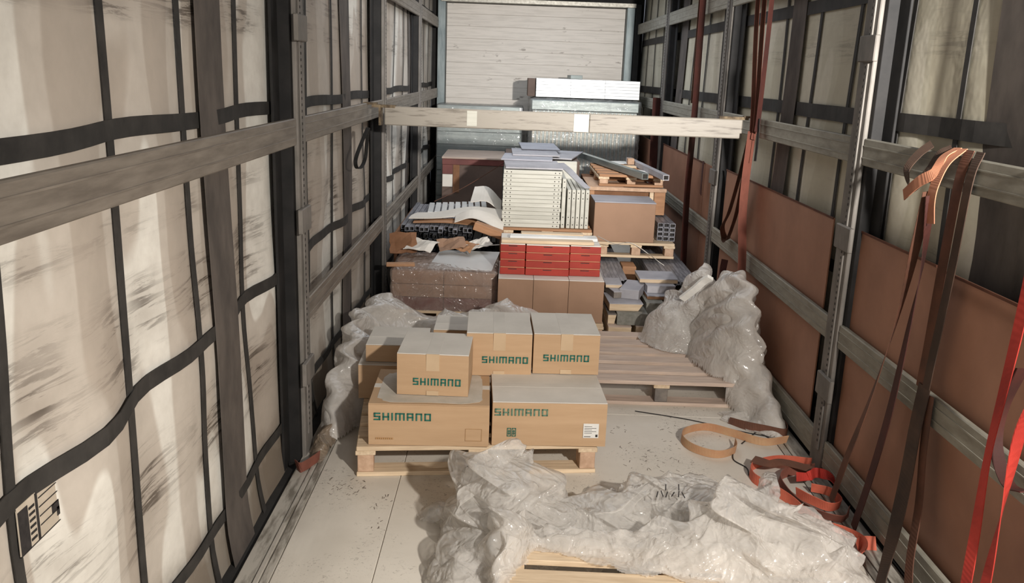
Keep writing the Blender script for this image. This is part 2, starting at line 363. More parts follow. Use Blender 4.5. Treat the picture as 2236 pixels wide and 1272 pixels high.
def bulge(y, z, s):     # outward billow of the tarpaulin
    return .012*math.sin(y*2*math.pi/.545+.4)*math.exp(-((z-1.0)/.9)**2)+.010*math.sin(y*1.7+z*2.1+s)+.014*math.sin(y*8+1)*math.exp(-((z-.85)/.25)**2)*(1 if s < 0 else .3)+(-.042*math.exp(-(z+.1)/.12) if s < 0 else .01)
def cx(y, z, s, off=0): return s*(1.325+bulge(y, z, s)-off)
def curtain(name, s, mat):
    ny, nz = 190, 30; v = []; f = []
    for i in range(ny):
        for k in range(nz): y = -1.5+12.95*i/(ny-1); z = -.12+2.9*k/(nz-1); v.append((cx(y, z, s), y, z))
    for i in range(ny-1):
        for k in range(nz-1): a = i*nz+k; q = (a, a+nz, a+nz+1, a+1); f.append(q if s < 0 else q[::-1])
    o = link(name, mesh(name, v, f, [mat], smooth=True)); m = o.modifiers.new('thick', 'SOLIDIFY'); m.thickness = .004; m.offset = -1; return struct(o)
wl = curtain('wall_left', -1, M['curtain_left']); wr = curtain('wall_right', 1, M['curtain_right'])
def vband(par, s, y, wd, mat, z0=-.1, z1=2.75, off=.009, wob=0):
    pts = [(cx(y, z, s, off), y+wob*math.sin(z*3+y), z) for z in np.linspace(z0, z1, 14)]
    return ribbon('seam_strap' if wd < .1 else 'wide_band', pts, [(0, 1, 0)]*14, mat, wd, .003, 3, par)
def hband(par, s, z, wd, y0, y1, off=.011, wob=0.0):
    n = int((y1-y0)/.09)+2; ys = np.linspace(y0, y1, n)
    pts = [(cx(y, z, s, off), y, z+wob*math.sin(y*5.6+1)) for y in ys]
    return ribbon('cross_band', pts, [ZU]*n, M['band'], wd, .003, 1, par)
for y in (.6, 1.14, 1.67, 2.222, 2.745, 3.305, 3.857, 4.36, 5.0, 5.57, 6.08, 6.57, 7.1, 7.66, 8.29, 9.27, 9.78, 10.31, 10.82, 11.27): vband(wl, -1, y, .034 if y < 6 else .028, M['band'], wob=.008)
for y, d in ((.2, .25), (3.0, .245), (5.35, .26), (8.8, .32)): vband(wl, -1, y, d, M['band_wide'], off=.014)
for z, wd in ((2.46, .05), (1.618, .052), (.893, .050), (.195, .045)): hband(wl, -1, z, wd, -1.4, 11.3, off=.012, wob=.006)
for y in (.7, 1.6, 2.2, 3.2, 3.68, 4.27, 4.84, 5.44, 5.95, 6.51, 6.95, 7.49, 8.06, 8.80, 9.25, 9.76, 10.26, 10.78, 11.3): vband(wr, 1, y, .034, M['band'], wob=.003)
for y, d in ((2.85, .36), (5.2, .24), (8.6, .31)): vband(wr, 1, y, d, M['band_wide'], off=.014)
for z, wd in ((2.20, .07), (1.655, .075), (.93, .06), (.2, .05)): hband(wr, 1, z, wd, -1.4, 11.3, off=.012)

POST = [(-1.4, -1.25), (1.15, 1.3), (3.80, 3.945), (6.40, 6.545), (8.94, 9.09)]
for s, wall, rm in ((-1, wl, M['rail_left']), (1, wr, M['rail_right'])):
    for y0, y1 in POST:
        def bx(a, b): return (s*a, s*b) if s > 0 else (s*b, s*a)
        p = B('post', wall, *bx(1.222, 1.242), y0, y1, -.02, 2.72, M['post_grey'], .004)
        def pc(nm, a, b, ya, yb, za, zb, mt, c=.002):
            xa, xb = bx(a, b); o = B(nm, p, xa, xb, ya, yb, za, zb, mt, c); o.location -= p.location; return o
        pc('web_plate', 1.243, 1.318, y0-.03, y0+.004, -.02, 2.72, M['post_dark'])
        pc('web_plate', 1.243, 1.318, y1-.01, y1, -.02, 2.72, M['post_dark'])
        pc('recess_plate', 1.290, 1.302, y0-.13, y0-.03, -.02, 2.72, M['post_dark'])
        pc('slotted_edge', 1.214, 1.2215, y0+.035, y0+.065, .1, 2.7, M['post_grey'])
        if y0 > 1:
            mb = MB()
            for k in range(95): mb.box(*bx(1.2125, 1.2145), y0+.045, y0+.055, .14+k*.027, .151+k*.027)
            o = mb.build('slot_row', M['hole'], p); o.location = -p.location; o['kind'] = 'stuff'
        for z in ((1.95, 1.13, .42) if 3 < y0 < 4 else (1.1,) if (s > 0 and 6 < y0 < 7) else ()): pc('rail_pocket', 1.200, 1.221, y0-.05, y1-.02, z-.055, z+.055, M['post_grey'], .008)
    # aluminium slats between the posts
    bays = [(-1.25, 1.15), (1.3, 3.80), (3.945, 6.40), (6.545, 8.94), (9.09, 11.22)]
    for bi, (y0, y1) in enumerate(bays):
        zs = [(1.46, 1.575), (2.30, 2.42)]
        if s > 0: zs += [(.625, .735), (.03, .165)]
        elif bi >= 2: zs += [(.625, .735)]
        for a, b in zs:
            x0, x1 = (s*1.228, s*1.252) if s > 0 else (s*1.252, s*1.228)
            sl = B('slat', wall, x0, x1, y0+.004, y1-.004, a, b, rm, .004)
            for q in (.28, .72):
                xx = (s*1.2255, s*1.229) if s > 0 else (s*1.229, s*1.2255)
                o = B('bead', sl, *xx, y0+.006, y1-.006, a+(b-a)*q-.003, a+(b-a)*q+.003, rm, .001); o.location -= sl.location
# kick board under the left curtain and hardboard liner sheets on the right
B('liner_sheet', wr, 1.268, 1.276, 1.25, 3.06, .0, 1.165, M['hardboard'], .002)
for y0, y1, zt in ((3.075, 3.80, 1.172), (4.12, 6.25, 1.175), (6.56, 6.95, 1.15), (6.97, 8.93, 1.15), (9.15, 10.6, 1.12)):
    B('liner_sheet', wr, 1.262, 1.270, y0, y1, .0, zt, M['hardboard'], .002)
for y0, y1, zt in ((1.25, 3.06, 1.165), (3.075, 3.80, 1.172), (4.12, 6.25, 1.175), (6.97, 8.93, 1.15)):
    B('sheet_edge', wr, 1.257, 1.262, y0, y1, zt-.006, zt+.004, M['hardboard_edge'], .001)
# front bulkhead
wf = MB(); wf.box(-1.32, 1.32, 11.34, 11.42, -.02, 2.76); wfo = struct(wf.build('wall_front', M['dark']))
zz = 0; k = 0; rnd = random.Random(4)
while zz < 2.58:
    h = .146; B('plank', wfo, -1.135, 1.085, 11.30-.002*(k % 2), 11.34, zz+.0004, min(zz+h, 2.605)-.0004, M['plank'], .002); zz += h; k += 1
B('corner_post', wfo, -1.24, -1.14, 11.18, 11.34, -.02, 2.66, M['corner_steel'], .006)
B('corner_post', wfo, 1.09, 1.19, 11.18, 11.34, -.02, 2.66, M['corner_steel'], .006)
B('corner_post', wfo, 1.195, 1.26, 11.12, 11.34, -.02, 2.66, M['post_dark'], .006)
B('header_rail', wfo, -1.2, 1.2, 11.16, 11.34, 2.612, 2.665, M['aluminium'], .004)
cl = MB(); cl.box(-1.34, 1.34, -1.5, 11.42, 2.78, 2.80); clo = struct(cl.build('ceiling', M['roof']))
for y in np.arange(.2, 11.2, .62): B('roof_bow', clo, -1.3, 1.3, y, y+.03, 2.74, 2.78, M['post_dark'])
# sticker on the left curtain
st = MB(); X = -1.3
def q(y0, y1, z0, z1, mi, d=0): st.box(cx(1.76, .84, -1, .012)-.001, cx(1.76, .84, -1, .012)+d, y0, y1, z0, z1, mi=mi)
q(1.665, 1.865, .752, .868, 0, .001)
q(1.668, 1.706, .754, .856, 1, .002); q(1.737, 1.746, .754, .866, 1, .002)
for i in range(6): q(1.71, 1.733, .766+i*.015, .772+i*.015, 1, .002)
for i in range(4): q(1.75, 1.863, .782+i*.022, .7845+i*.022, 1, .002)
q(1.80, 1.832, .785, .806, 1, .002); q(1.846, 1.861, .782, .788, 1, .002); q(1.852, 1.861, .788, .806, 1, .002); q(1.82, 1.84, .768, .79, 1, .002)
q(1.665, 1.865, .752, .7545, 1, .002)
so = st.build('safety_sticker', [M['sticker'], M['ink_black']]); tag(so, 'small white and black printed sticker on the left tarpaulin below the dark band', 'sticker')

# ------------------------------------------------------------ load beam across the trailer
bm_ = thing('load_beam', 'pale wooden load beam spanning both side walls above the cargo', 'beam', (0, 5.65, 1.50), R(-3.2))
B('board', bm_, -1.12, .195, -.018, .018, -.060, .060, M['beam_paint'], .006)
B('board', bm_, .198, 1.165, -.020, .020, -.060, .060, M['beam_paint'], .006)
B('painted_glint', bm_, .100, .197, -.021, -.018, -.056, .056, M['white_steel'], .001)  # bright reflection on the beam, put in as a pale plate
B('resin_patch', bm_, -.585, -.52, -.0205, -.018, -.045, .05, M['white_steel'], .001)
for s in (-1, 1):
    mb = MB(); a = 1.165
    mb.box(min(s*1.05, s*1.2), max(s*1.05, s*1.2), -.026, .03, .050, .068); mb.box(min(s*1.14, s*1.155), max(s*1.14, s*1.155), -.028, .03, -.062, .068)
    mb.box(min(s*1.17, s*1.255), max(s*1.17, s*1.255), -.026, .03, .066, .080)
    if s < 0: mb.build('end_bracket', M['rust'], bm_)
    else:
        mb = MB(); mb.box(1.02, 1.2, -.015, .03, .058, .076); mb.box(1.17, 1.225, -.026, .03, .070, .082); mb.build('end_bracket', M['rust'], bm_)
lp = ribbon('cable_loop', [(-1.17, 5.35, 1.44), (-1.19, 5.27, 1.37), (-1.2, 5.10, 1.28), (-1.2, 5.12, 1.225), (-1.2, 5.28, 1.21), (-1.2, 5.42, 1.245), (-1.19, 5.42, 1.32), (-1.17, 5.37, 1.44)],
            [(1, 0, 0)]*8, M['black_strap'], .022, .006, 6)
tag(lp, 'black teardrop loop hanging below the left end of the wooden beam', 'strap')

# ------------------------------------------------------------ pallets
def pallet(label, x0, x1, y0, y1, z=0, n=6, h=.144, rz=0, group=None, wood='pale_wood', mid='block_wood', bw=None, seed=0):
    rn = random.Random(seed); t = thing('pallet', label, 'pallet', ((x0+x1)/2, (y0+y1)/2, z), rz, group)
    W, D = x1-x0, y1-y0; th = .021; wood_m = M[wood]
    bw = bw or D/n*.72
    for k in range(n):
        yc = -D/2+bw/2+(D-bw)*k/(n-1); B('deck_board', t, -W/2, W/2, yc-bw/2, yc+bw/2, h-th, h, wood_m, .002, (0, 0, rn.uniform(-.006, .006)))
    for xc in (-W/2+.04, 0, W/2-.04):
        B('stringer_board', t, xc-.045, xc+.045, -D/2+.002, D/2-.002, h-2*th, h-th-.0005, M['pale_wood_y'], .002)
        for yc, dl in ((-D/2+.05, 0), (0, 0), (D/2-.05, 0)):
            B('block', t, xc-.04+.004, xc+.04-.004, yc-.047, yc+.047, th, h-2*th-.0005, M['grey_block'] if (xc == 0 and mid == 'grey_block') else M['block_wood'], .003)
    for yc in (-D/2+.05, 0, D/2-.05): B('bottom_board', t, -W/2, W/2, yc-.05, yc+.05, 0, th-.0005, wood_m, .002)
    return t
pallet('pale wooden pallet carrying the stacked logo cartons', -1.0, .10, 3.66, 4.58, 0, 7, rz=R(6.0), mid='grey_block', seed=1)
pallet('empty wooden slatted pallet on the floor right of the logo cartons', .05, 1.145, 4.60, 5.56, 0, 6, wood='grey_wood', mid='grey_block', seed=2, bw=.112)
pallet('nearest wooden pallet under the big heap of clear film', -.30, .93, 1.85, 2.82, 0, 6, rz=R(-1.5), seed=3)
pallet('wooden pallet beneath the three tall plain cartons', -.36, .38, 5.72, 6.5, 0, 5, seed=4)
pallet('wooden pallet beneath the film wrapped brown load', -1.10, -.38, 5.92, 6.55, 0, 5, seed=5)
pallet('wooden pallet beneath the grey profile bundles on the right', .40, 1.15, 6.12, 7.7, 0, 7, seed=6)
pallet('wooden pallet raised on the profiles beneath the plain brown box', .44, 1.06, 6.90, 8.3, .372, 6, .125, seed=7)
pallet('wooden pallet beneath the white steel panels', -.335, .38, 6.88, 7.7, .46, 5, .13, seed=8, wood='orange_wood')
pallet('small wooden pallet topmost of the right pile with aluminium tubes', .47, 1.02, 7.40, 8.35, .885, 5, .10, seed=9, wood='orange_wood')

# ------------------------------------------------------------ cartons
LET = {'S': [(0, 1, 1, 1), (0, .5, 0, 1), (0, .5, 1, .5), (1, 0, 1, .5), (0, 0, 1, 0)], 'H': [(0, 0, 0, 1), (1, 0, 1, 1), (0, .45, 1, .45)],
       'I': [(.5, 0, .5, 1)], 'M': [(0, 0, 0, 1), (.5, 0, .5, 1), (1, 0, 1, 1), (0, 1, 1, 1)], 'A': [(0, 0, 0, 1), (1, 0, 1, 1), (0, 1, 1, 1), (0, .42, 1, .42)],
       'N': [(0, 0, 0, 1), (1, 0, 1, 1), (0, 1, 1, 1)], 'O': [(0, 0, 0, 1), (1, 0, 1, 1), (0, 1, 1, 1), (0, 0, 1, 0)]}
WD = {'I': .25, 'M': 1.45}
def logo(parent, xc, y, zc, width, height, mat, th=.19):
    mb = MB(); word = 'SHIMANO'; gap = .34; tot = sum(WD.get(c, 1) for c in word)+gap*(len(word)-1); u = width/tot; x = xc-width/2; t = th*height
    for c in word:
        wl_ = WD.get(c, 1)*u
        for (a, b, c2, d) in LET[c]:
            X0, X1 = sorted((x+t/2+a*(wl_-t), x+t/2+c2*(wl_-t))); Z0, Z1 = sorted((b*(height-t), d*(height-t)))
            mb.box(X0-t/2, X1+t/2, y-.0006, y, zc-height/2+Z0, zc-height/2+Z1+t)
        x += wl_+gap*u
    return mb.build('printed_logo', mat, parent)
def carton(label, x0, x1, y0, y1, z0, z1, rz=0, body='carton', top='carton_top', seam='x', tape=True, group=None, name='carton', seed=0):
    t = thing(name, label, 'box', ((x0+x1)/2, (y0+y1)/2, z0), rz, group); W, D, H = x1-x0, y1-y0, z1-z0; g = .0015; rn = random.Random(seed)
    n = 8; v = []; f = []       # walls bow out a little
    ring = [(-W/2, -D/2, W/2, -D/2), (W/2, -D/2, W/2, D/2), (W/2, D/2, -W/2, D/2), (-W/2, D/2, -W/2, -D/2)]; lev = 4
    for k in range(lev+1):
        z = .001+(H-.006)*k/lev
        for (a, b, c, d) in ring:
            for i in range(n):
                s = i/n; px, py = a+(c-a)*s, b+(d-b)*s; nx, ny = (d-b), -(c-a); l = math.hypot(nx, ny); bo = .005*math.sin(math.pi*s)*math.sin(math.pi*k/lev)
                v.append((px+nx/l*bo, py+ny/l*bo, z))
    m = 4*n
    for k in range(lev):
        for i in range(m): j = (i+1) % m; f.append((k*m+i, k*m+j, (k+1)*m+j, (k+1)*m+i))
    f.append(tuple(range(m))[::-1]); f.append(tuple(lev*m+i for i in range(m)))
    link('body', mesh('body', v, f, [M[body]]), t)
    zt = H-.0045
    if seam == 'x':
        B('top_flap', t, -W/2, W/2, -D/2, -g, zt, H, M[top], .0015); B('top_flap', t, -W/2, W/2, g, D/2, zt, H, M[top], .0015)
        if tape: B('tape', t, -W/2, W/2, -.025, .025, H-.001, H+.0006, M['carton_top'], .0002)
    else:
        B('top_flap', t, -W/2, -g, -D/2, D/2, zt, H, M[top], .0015); B('top_flap', t, g, W/2, -D/2, D/2, zt, H, M[top], .0015)
        if tape:
            B('tape', t, -.03, .03, -D/2, D/2, H-.001, H+.0006, M['carton_top'], .0002)
            B('tape', t, -.03, .03, -D/2-.0052, -D/2+.001, H*.60, H, M['tape'], .0002); B('tape', t, -.028, .028, -D/2-.0052, -D/2+.001, 0.002, H*.12, M['tape'], .0002)
    return t
c = carton('large logo carton at bottom left with worn scuffed paper top', -.905, -.362, 3.64, 4.10, .146, .345, R(1.5), top='carton')
logo(c, -.118, -.2365, .140, .255, .036, M['ink_green'])
mb = MB(); rn = random.Random(8); poly = []
for k in range(28):
    t = 2*math.pi*k/28; sx = abs(math.cos(t))**.35*math.copysign(1, math.cos(t)); sy = abs(math.sin(t))**.35*math.copysign(1, math.sin(t))
    poly.append((sx*.245*rn.uniform(.96, 1.02), -.01+sy*.205*rn.uniform(.93, 1.02)))
mb.prism(poly, 2, .1985, .2000); mb.build('torn_paper_patch', M['torn_paper'], c)
mb = MB()
for a, b, e, d in ((.165, .24, .087, .0885), (.165, .24, .030, .0315), (.165, .1662, .03, .0885), (.2388, .24, .03, .0885)): mb.box(a, b, -.2365, -.236, e, d)
for i in range(9): mb.box(-.238+i*.009, -.232+i*.009, -.2365, -.236, .030, .038)
mb.build('printed_frame', M['ink_faint'], c)
c = carton('large logo carton at bottom right with a white shipping label', -.352, .170, 3.68, 4.12, .146, .358, R(2.4), name='carton')
logo(c, -.130, -.2265, .165, .240, .034, M['ink_worn'])
mb = MB()
for k in range(2):
    xo = -.192+k*.022
    for a, b, e, d in ((0, .018, .085, .0885), (0, .018, .047, .0505), (0, .003, .047, .0885), (.015, .018, .047, .0885), (.005, .013, .060, .064), (.005, .013, .070, .074), (.0075, .0105, .054, .080)): mb.box(xo+a, xo+b, -.2265, -.226, e, d)
mb.build('printed_symbol', M['ink_green'], c)
mb = MB(); mb.box(.155, .226, -.2268, -.2262, .045, .115); sl = mb.build('shipping_label', M['paper'], c); mb = MB()
for i in range(5): mb.box(.160, .195+.02*(i % 2), -.2272, -.2262, .068+i*.008, .070+i*.008)
mb.box(.212, .222, -.2272, -.2262, .050, .062); mb.box(.160, .19, -.2272, -.2262, .05, .053)
mb.build('printed_text', M['ink_black'], sl)
c = carton('small logo carton standing in front on the bottom left carton', -.782, -.455, 3.745, 4.08, .348, .548, R(-1.2), seam='y')
logo(c, .02, -.1735, .068, .218, .034, M['ink_green'])
c = carton('small logo carton in the middle at the back of the upper row', -.488, -.168, 4.04, 4.42, .348, .568, R(1.6), seam='y')
logo(c, .03, -.1965, .085, .225, .034, M['ink_green'])
c = carton('small logo carton on the right end of the upper row', -.160, .165, 4.06, 4.44, .361, .568, R(1.6), seam='y')
logo(c, .0, -.1965, .085, .225, .034, M['ink_green'])
carton('plain brown carton behind the left of the logo cartons, lower of two', -1.045, -.70, 4.20, 4.60, .146, .330, R(1.5))
carton('plain brown carton behind the front logo carton, upper of two', -1.01, -.70, 4.24, 4.56, .332, .425, R(1.0))
carton('plain carton showing only its grey top between the upper logo cartons', -.68, -.50, 4.46, 4.74, .146, .450, R(0))
for i, wd in enumerate(('left', 'middle', 'right')):
    x0 = -.351+i*.242; carton('tall plain brown carton under the red boxes, %s one of three' % wd, x0, x0+.239, 5.74, 6.3, .146, .440, 0, 'carton_dark', group='tall plain cartons', seed=i)
# red flat cartons, three columns of four
cols = [(-.345, -.170, 'left', 5.86), (-.168, .135, 'middle', 5.85), (.137, .352, 'right', 5.87)]
for x0, x1, wd, y0 in cols:
    for k in range(4):
        z0 = .442+k*.054; o = thing('red_carton', 'flat red carton, %s layer of the %s column of red boxes' % (ORD[3-k], wd), 'box', ((x0+x1)/2, y0+.2, z0), group='flat red cartons')
        W = x1-x0; B('tray', o, -W/2+.001, W/2-.001, -.2+.002*(k % 2), .2, 0, .046, M['red_carton'], .002); B('lid_lip', o, -W/2+.004, W/2-.004, -.198, .198, .0465, .0535, M['web_salmon'] if k < 3 else M['carton_top'], .001)
        B('slot', o, -.03, .03, -.2008+.002*(k % 2), -.199, .036, .041, M['hole'], .0003)
for i, (x0, x1, y0, z) in enumerate(((-.34, .30, 5.87, .6595), (-.28, .34, 6.02, .6595), (-.20, .25, 6.15, .6595))):
    o = B('timber_strip', None, x0, x1, y0, y0+.09, z, z+.022, M['pale_wood' if i != 1 else 'white_board'], .003, (0, 0, R((1.5, -1.5, 1)[i])))
    tag(o, ['pale timber strip along the front edge on top of the red boxes', 'white strip lying behind the front strip on the red boxes', 'short pale timber strip furthest back on the red boxes'][i], 'board')

# ------------------------------------------------------------ film wrapped brown load and debris behind it
t = thing('wrapped_load', 'low brown carton load wrapped in clear film behind the film heap', 'load', (-.735, 6.22, .146))
for k in range(3):
    for i in range(2): B('carton_layer', t, -.365+i*.365, -.003+i*.365, -.30, .30, .001+k*.094, .092+k*.094, M['maroon' if k == 0 else 'carton_dark'], .004)
def wrapbox(parent, x0, x1, y0, y1, z0, z1, mat, seed=0, amp=.006, res=.02, name='film_wrap'):
    """stretch film pulled round a load: four walls and a top, wrinkled"""
    rn = np.random.RandomState(seed); per = []
    for (a, b, c, d) in ((x0, y0, x1, y0), (x1, y0, x1, y1), (x1, y1, x0, y1), (x0, y1, x0, y0)):
        L_ = math.hypot(c-a, d-b); n = max(4, int(L_/res)); nx, ny = (d-b)/L_, -(c-a)/L_
        for i in range(n): per.append((a+(c-a)*i/n, b+(d-b)*i/n, nx, ny))
    nz = max(4, int((z1-z0)/res)); v = []; f = []; m = len(per); ph = rn.rand(8)*6.28
    for k in range(nz+1):
        z = z0+(z1-z0)*k/nz
        for i, (x, y, nx, ny) in enumerate(per):
            u = i*res; dd = amp*(math.sin(z*70+math.sin(u*5+ph[0])*2+ph[1])*.5+math.sin(u*30+z*22+ph[2])*.3+rn.rand()*.35)
            v.append((x+nx*(dd+amp), y+ny*(dd+amp), z))
    for k in range(nz):
        for i in range(m): j = (i+1) % m; f.append((k*m+i, k*m+j, (k+1)*m+j, (k+1)*m+i))
    cx_, cy_ = (x0+x1)/2, (y0+y1)/2; b0 = nz*m; pr = [b0+i for i in range(m)]
    for r_ in (.93, .7, .4):
        q_ = []
        for i, (x, y, nx, ny) in enumerate(per): q_.append(len(v)); v.append((cx_+(x-cx_)*r_, cy_+(y-cy_)*r_, z1+amp*(1.2+rn.rand()*.8)))
        for i in range(m): j = (i+1) % m; f.append((pr[i], pr[j], q_[j], q_[i]))
        pr = q_
    f.append(tuple(pr)); return link(name, mesh(name, v, f, [mat], smooth=True), parent)
wrapbox(t, -.37, .37, -.305, .305, 0, .288, M['film_wrap_clear'], 3, .006, .015)
B('white_sheet', t, -.10, .36, -.26, .30, .300, .306, M['white_board'], .001, (R(2), R(-1), R(-5)))
def flap(name, label, pts4, th, mat, cat='cardboard'):
    """thin bent sheet given by a grid of points: rows of (x,y,z)"""
    rows = [spline(r, 5) for r in pts4]; rows = list(map(list, zip(*[spline([rw[i] for rw in rows], 4) for i in range(len(rows[0]))])))
    nr, nc = len(rows), len(rows[0]); v = [p for r in rows for p in r]; f = [(i*nc+j, i*nc+j+1, (i+1)*nc+j+1, (i+1)*nc+j) for i in range(nr-1) for j in range(nc-1)]
    o = link(name, mesh(name, v, f, [mat])); m = o.modifiers.new('s', 'SOLIDIFY'); m.thickness = th; m.offset = 0; tag(o, label, cat); return o
# support under the loose profiles, then the profiles
o = thing('profile_crate', 'low dark crate holding the loose hollow profiles at the left wall', 'crate', (-.76, 7.25, 0))
B('base', o, -.40, .40, -.66, .66, 0, .36, M['brown_dark'], .004); B('side_board', o, -.42, -.402, -.62, .66, .1, .56, M['carton_inner'], .003)
B('side_board', o, .402, .418, -.62, .66, .1, .50, M['carton_inner'], .003)
def tube_mesh(w_, h_, l_, th=.004):
    mb = MB()
    mb.box(-w_/2, w_/2, 0, l_, h_-th, h_, mi=0); mb.box(-w_/2, w_/2, 0, l_, 0, th, mi=0)
    mb.box(-w_/2, -w_/2+th, 0, l_, th, h_-th, mi=0); mb.box(w_/2-th, w_/2, 0, l_, th, h_-th, mi=0); mb.box(-w_/2+th, w_/2-th, .05, .055, th, h_-th, mi=1)
    return mesh('tube', mb.v, mb.f, [M['profile_grey'], M['hole']], mb.mi)
def tube_dark():
    me = tube_mesh(.031, .031, 1.22, .003); me.materials[0] = M['profile_dark']; return me
tg, td = tube_mesh(.034, .034, 1.22, .003), tube_dark(); rn = random.Random(11)
proto = None
for r_ in range(6):
    for i in range(20):
        x = -1.135+i*.0385+rn.uniform(-.002, .002); z = .364+r_*.0375+rn.uniform(-.001, .001)
        top = r_ == 5
        if i > 14 and r_ > 3: continue
        o = link('profile', tg if top else td, None, (x, 6.66+rn.uniform(-.11, .08)+.03*r_, z), (0, R(rn.uniform(-9, 9)) if not top else 0, rn.uniform(-.002, .002)))
        tag(o, ('light grey hollow profile on top of the jumbled pile, %s from the left wall' % NTH[i]) if top else 'dark open-ended hollow profile in the jumbled pile, %s row up, %s from the left wall' % (NTH[r_], NTH[i]), 'profile', 'loose hollow profiles, light upper ones' if top else 'loose hollow profiles, dark ones')
flap('cover_sheet', 'curved white board draped over the middle of the loose profiles', [[(-1.10, 6.95, .625), (-.90, 6.95, .632), (-.6, 6.93, .66), (-.36, 6.86, .60)], [(-1.09, 7.08, .63), (-.90, 7.1, .635), (-.6, 7.1, .68), (-.35, 7.0, .64)], [(-1.06, 7.25, .625), (-.90, 7.25, .635), (-.6, 7.25, .69), (-.34, 7.2, .68)]], .006, M['carton_top'], 'board')
flap('cover_sheet', 'second white board lapping over the profiles nearer the white panels', [[(-.72, 6.80, .63), (-.58, 6.80, .67), (-.42, 6.74, .62), (-.34, 6.70, .555)], [(-.72, 6.95, .66), (-.58, 6.97, .71), (-.42, 6.92, .68), (-.33, 6.9, .62)]], .006, M['carton_top'], 'board')
flap('cover_sheet', 'tilted white board at the back right of the loose profiles', [[(-.62, 7.3, .72), (-.48, 7.25, .74), (-.36, 7.2, .66)], [(-.60, 7.7, .80), (-.48, 7.7, .80), (-.36, 7.6, .70)]], .006, M['carton_top'], 'board')
flap('cardboard_fold', 'long brown cardboard fold under the curved white board', [[(-1.06, 6.90, .600), (-.8, 6.88, .612), (-.55, 6.86, .60)], [(-1.06, 7.0, .60), (-.8, 6.98, .625), (-.55, 6.96, .635)]], .008, M['orange_wood'])
o = B('cardboard_block', None, -.56, -.335, 6.60, 6.70, .575, .635, M['orange_wood'], .004, (0, R(17), R(-8))); tag(o, 'orange brown cardboard edge sloping at the right end of the profiles', 'cardboard')
for i in range(9):
    o = B('white_strip', None, -1.0+i*.058, -.955+i*.058, 7.35+.01*i, 7.88+.012*i, .595+.002*i, .62+.002*i, M['white_board'], .002, (0, 0, R(3)))
    tag(o, 'narrow white strip at the back of the loose profiles, %s from the left wall' % NTH[i], 'strip', 'white strips at the back of the profiles')
# torn cardboard and paper between profiles and wrapped load
rn = random.Random(5)
deb = [(-1.08, 6.42, .46, .20, .10, 'carton_inner', 'torn dark brown flap leaning at the left wall beside the profiles', (R(60), 0, R(12))),
       (-.94, 6.38, .455, .22, .12, 'carton_top', 'crumpled white sheet left of centre in front of the profiles', (R(12), R(6), R(-15))),
       (-.72, 6.45, .46, .20, .10, 'carton_dark', 'torn tan cardboard scrap in the middle before the profiles', (R(18), R(-5), R(10))),
       (-.52, 6.46, .465, .18, .09, 'carton_top', 'white paper scrap in front of the profiles at the right', (R(10), R(-8), R(20))),
       (-.60, 6.40, .45, .14, .08, 'orange_wood', 'small orange cardboard scrap before the dark profile ends', (R(20), R(8), R(-30)))]
for (x, y, z, wx, wy, mt, lb, rt_) in deb:
    n = 6; v = []; f = []
    for i in range(n):
        for j in range(n):
            a, b = i/(n-1)-.5, j/(n-1)-.5; v.append((a*wx*(1+rn.uniform(-.06, .06)), b*wy*1.6*(1+rn.uniform(-.1, .1)), rn.uniform(-.008, .008)+.03*math.sin(a*4)*math.cos(b*3)))
    for i in range(n-1):
        for j in range(n-1): f.append((i*n+j, (i+1)*n+j, (i+1)*n+j+1, i*n+j+1))
    o = link('cardboard_scrap', mesh('scrap', v, f, [M[mt]]), None, (x, y, z+.07), rt_); m = o.modifiers.new('s', 'SOLIDIFY'); m.thickness = .005; tag(o, lb, 'cardboard')
o = B('edge_board', None, -1.15, -.95, 5.98, 6.04, .440, .462, M['web_tan'], .003, (0, 0, R(8))); tag(o, 'yellowish timber offcut at the front left on the wrapped load', 'board')
# twine
def cord(label, pts, r=.003, mat='paper', name='twine'):
    C = spline(pts, 6); mb = MB(); v = []; f = []; n = 5
    for i, c in enumerate(C):
        t_ = (C[min(i+1, len(C)-1)]-C[max(i-1, 0)]).normalized(); a = t_.orthogonal().normalized(); b = t_.cross(a)
        for k in range(n): v.append(c+(a*math.cos(k*2*math.pi/n)+b*math.sin(k*2*math.pi/n))*r)
    for i in range(len(C)-1):
        for k in range(n): f.append((i*n+k, i*n+(k+1) % n, (i+1)*n+(k+1) % n, (i+1)*n+k))
    o = link(name, mesh(name, v, f, [M[mat]], smooth=True)); return tag(o, label, 'cord')
cord('pale cord stretched from the profiles to the red boxes', [(-.78, 6.50, .515), (-.5, 6.35, .54), (-.352, 6.1, .60)])
cord('pale cord slanting up from the profile pile to the white panels', [(-.98, 7.95, .62), (-.7, 8.0, .76), (-.35, 7.9, 1.0)], mat='web_brown')
cord('pale cord running from the red boxes over the right pallet', [(.36, 6.25, .66), (.55, 6.7, .52), (.72, 6.89, .49), (.95, 6.7, .36)], mat='carton_top')

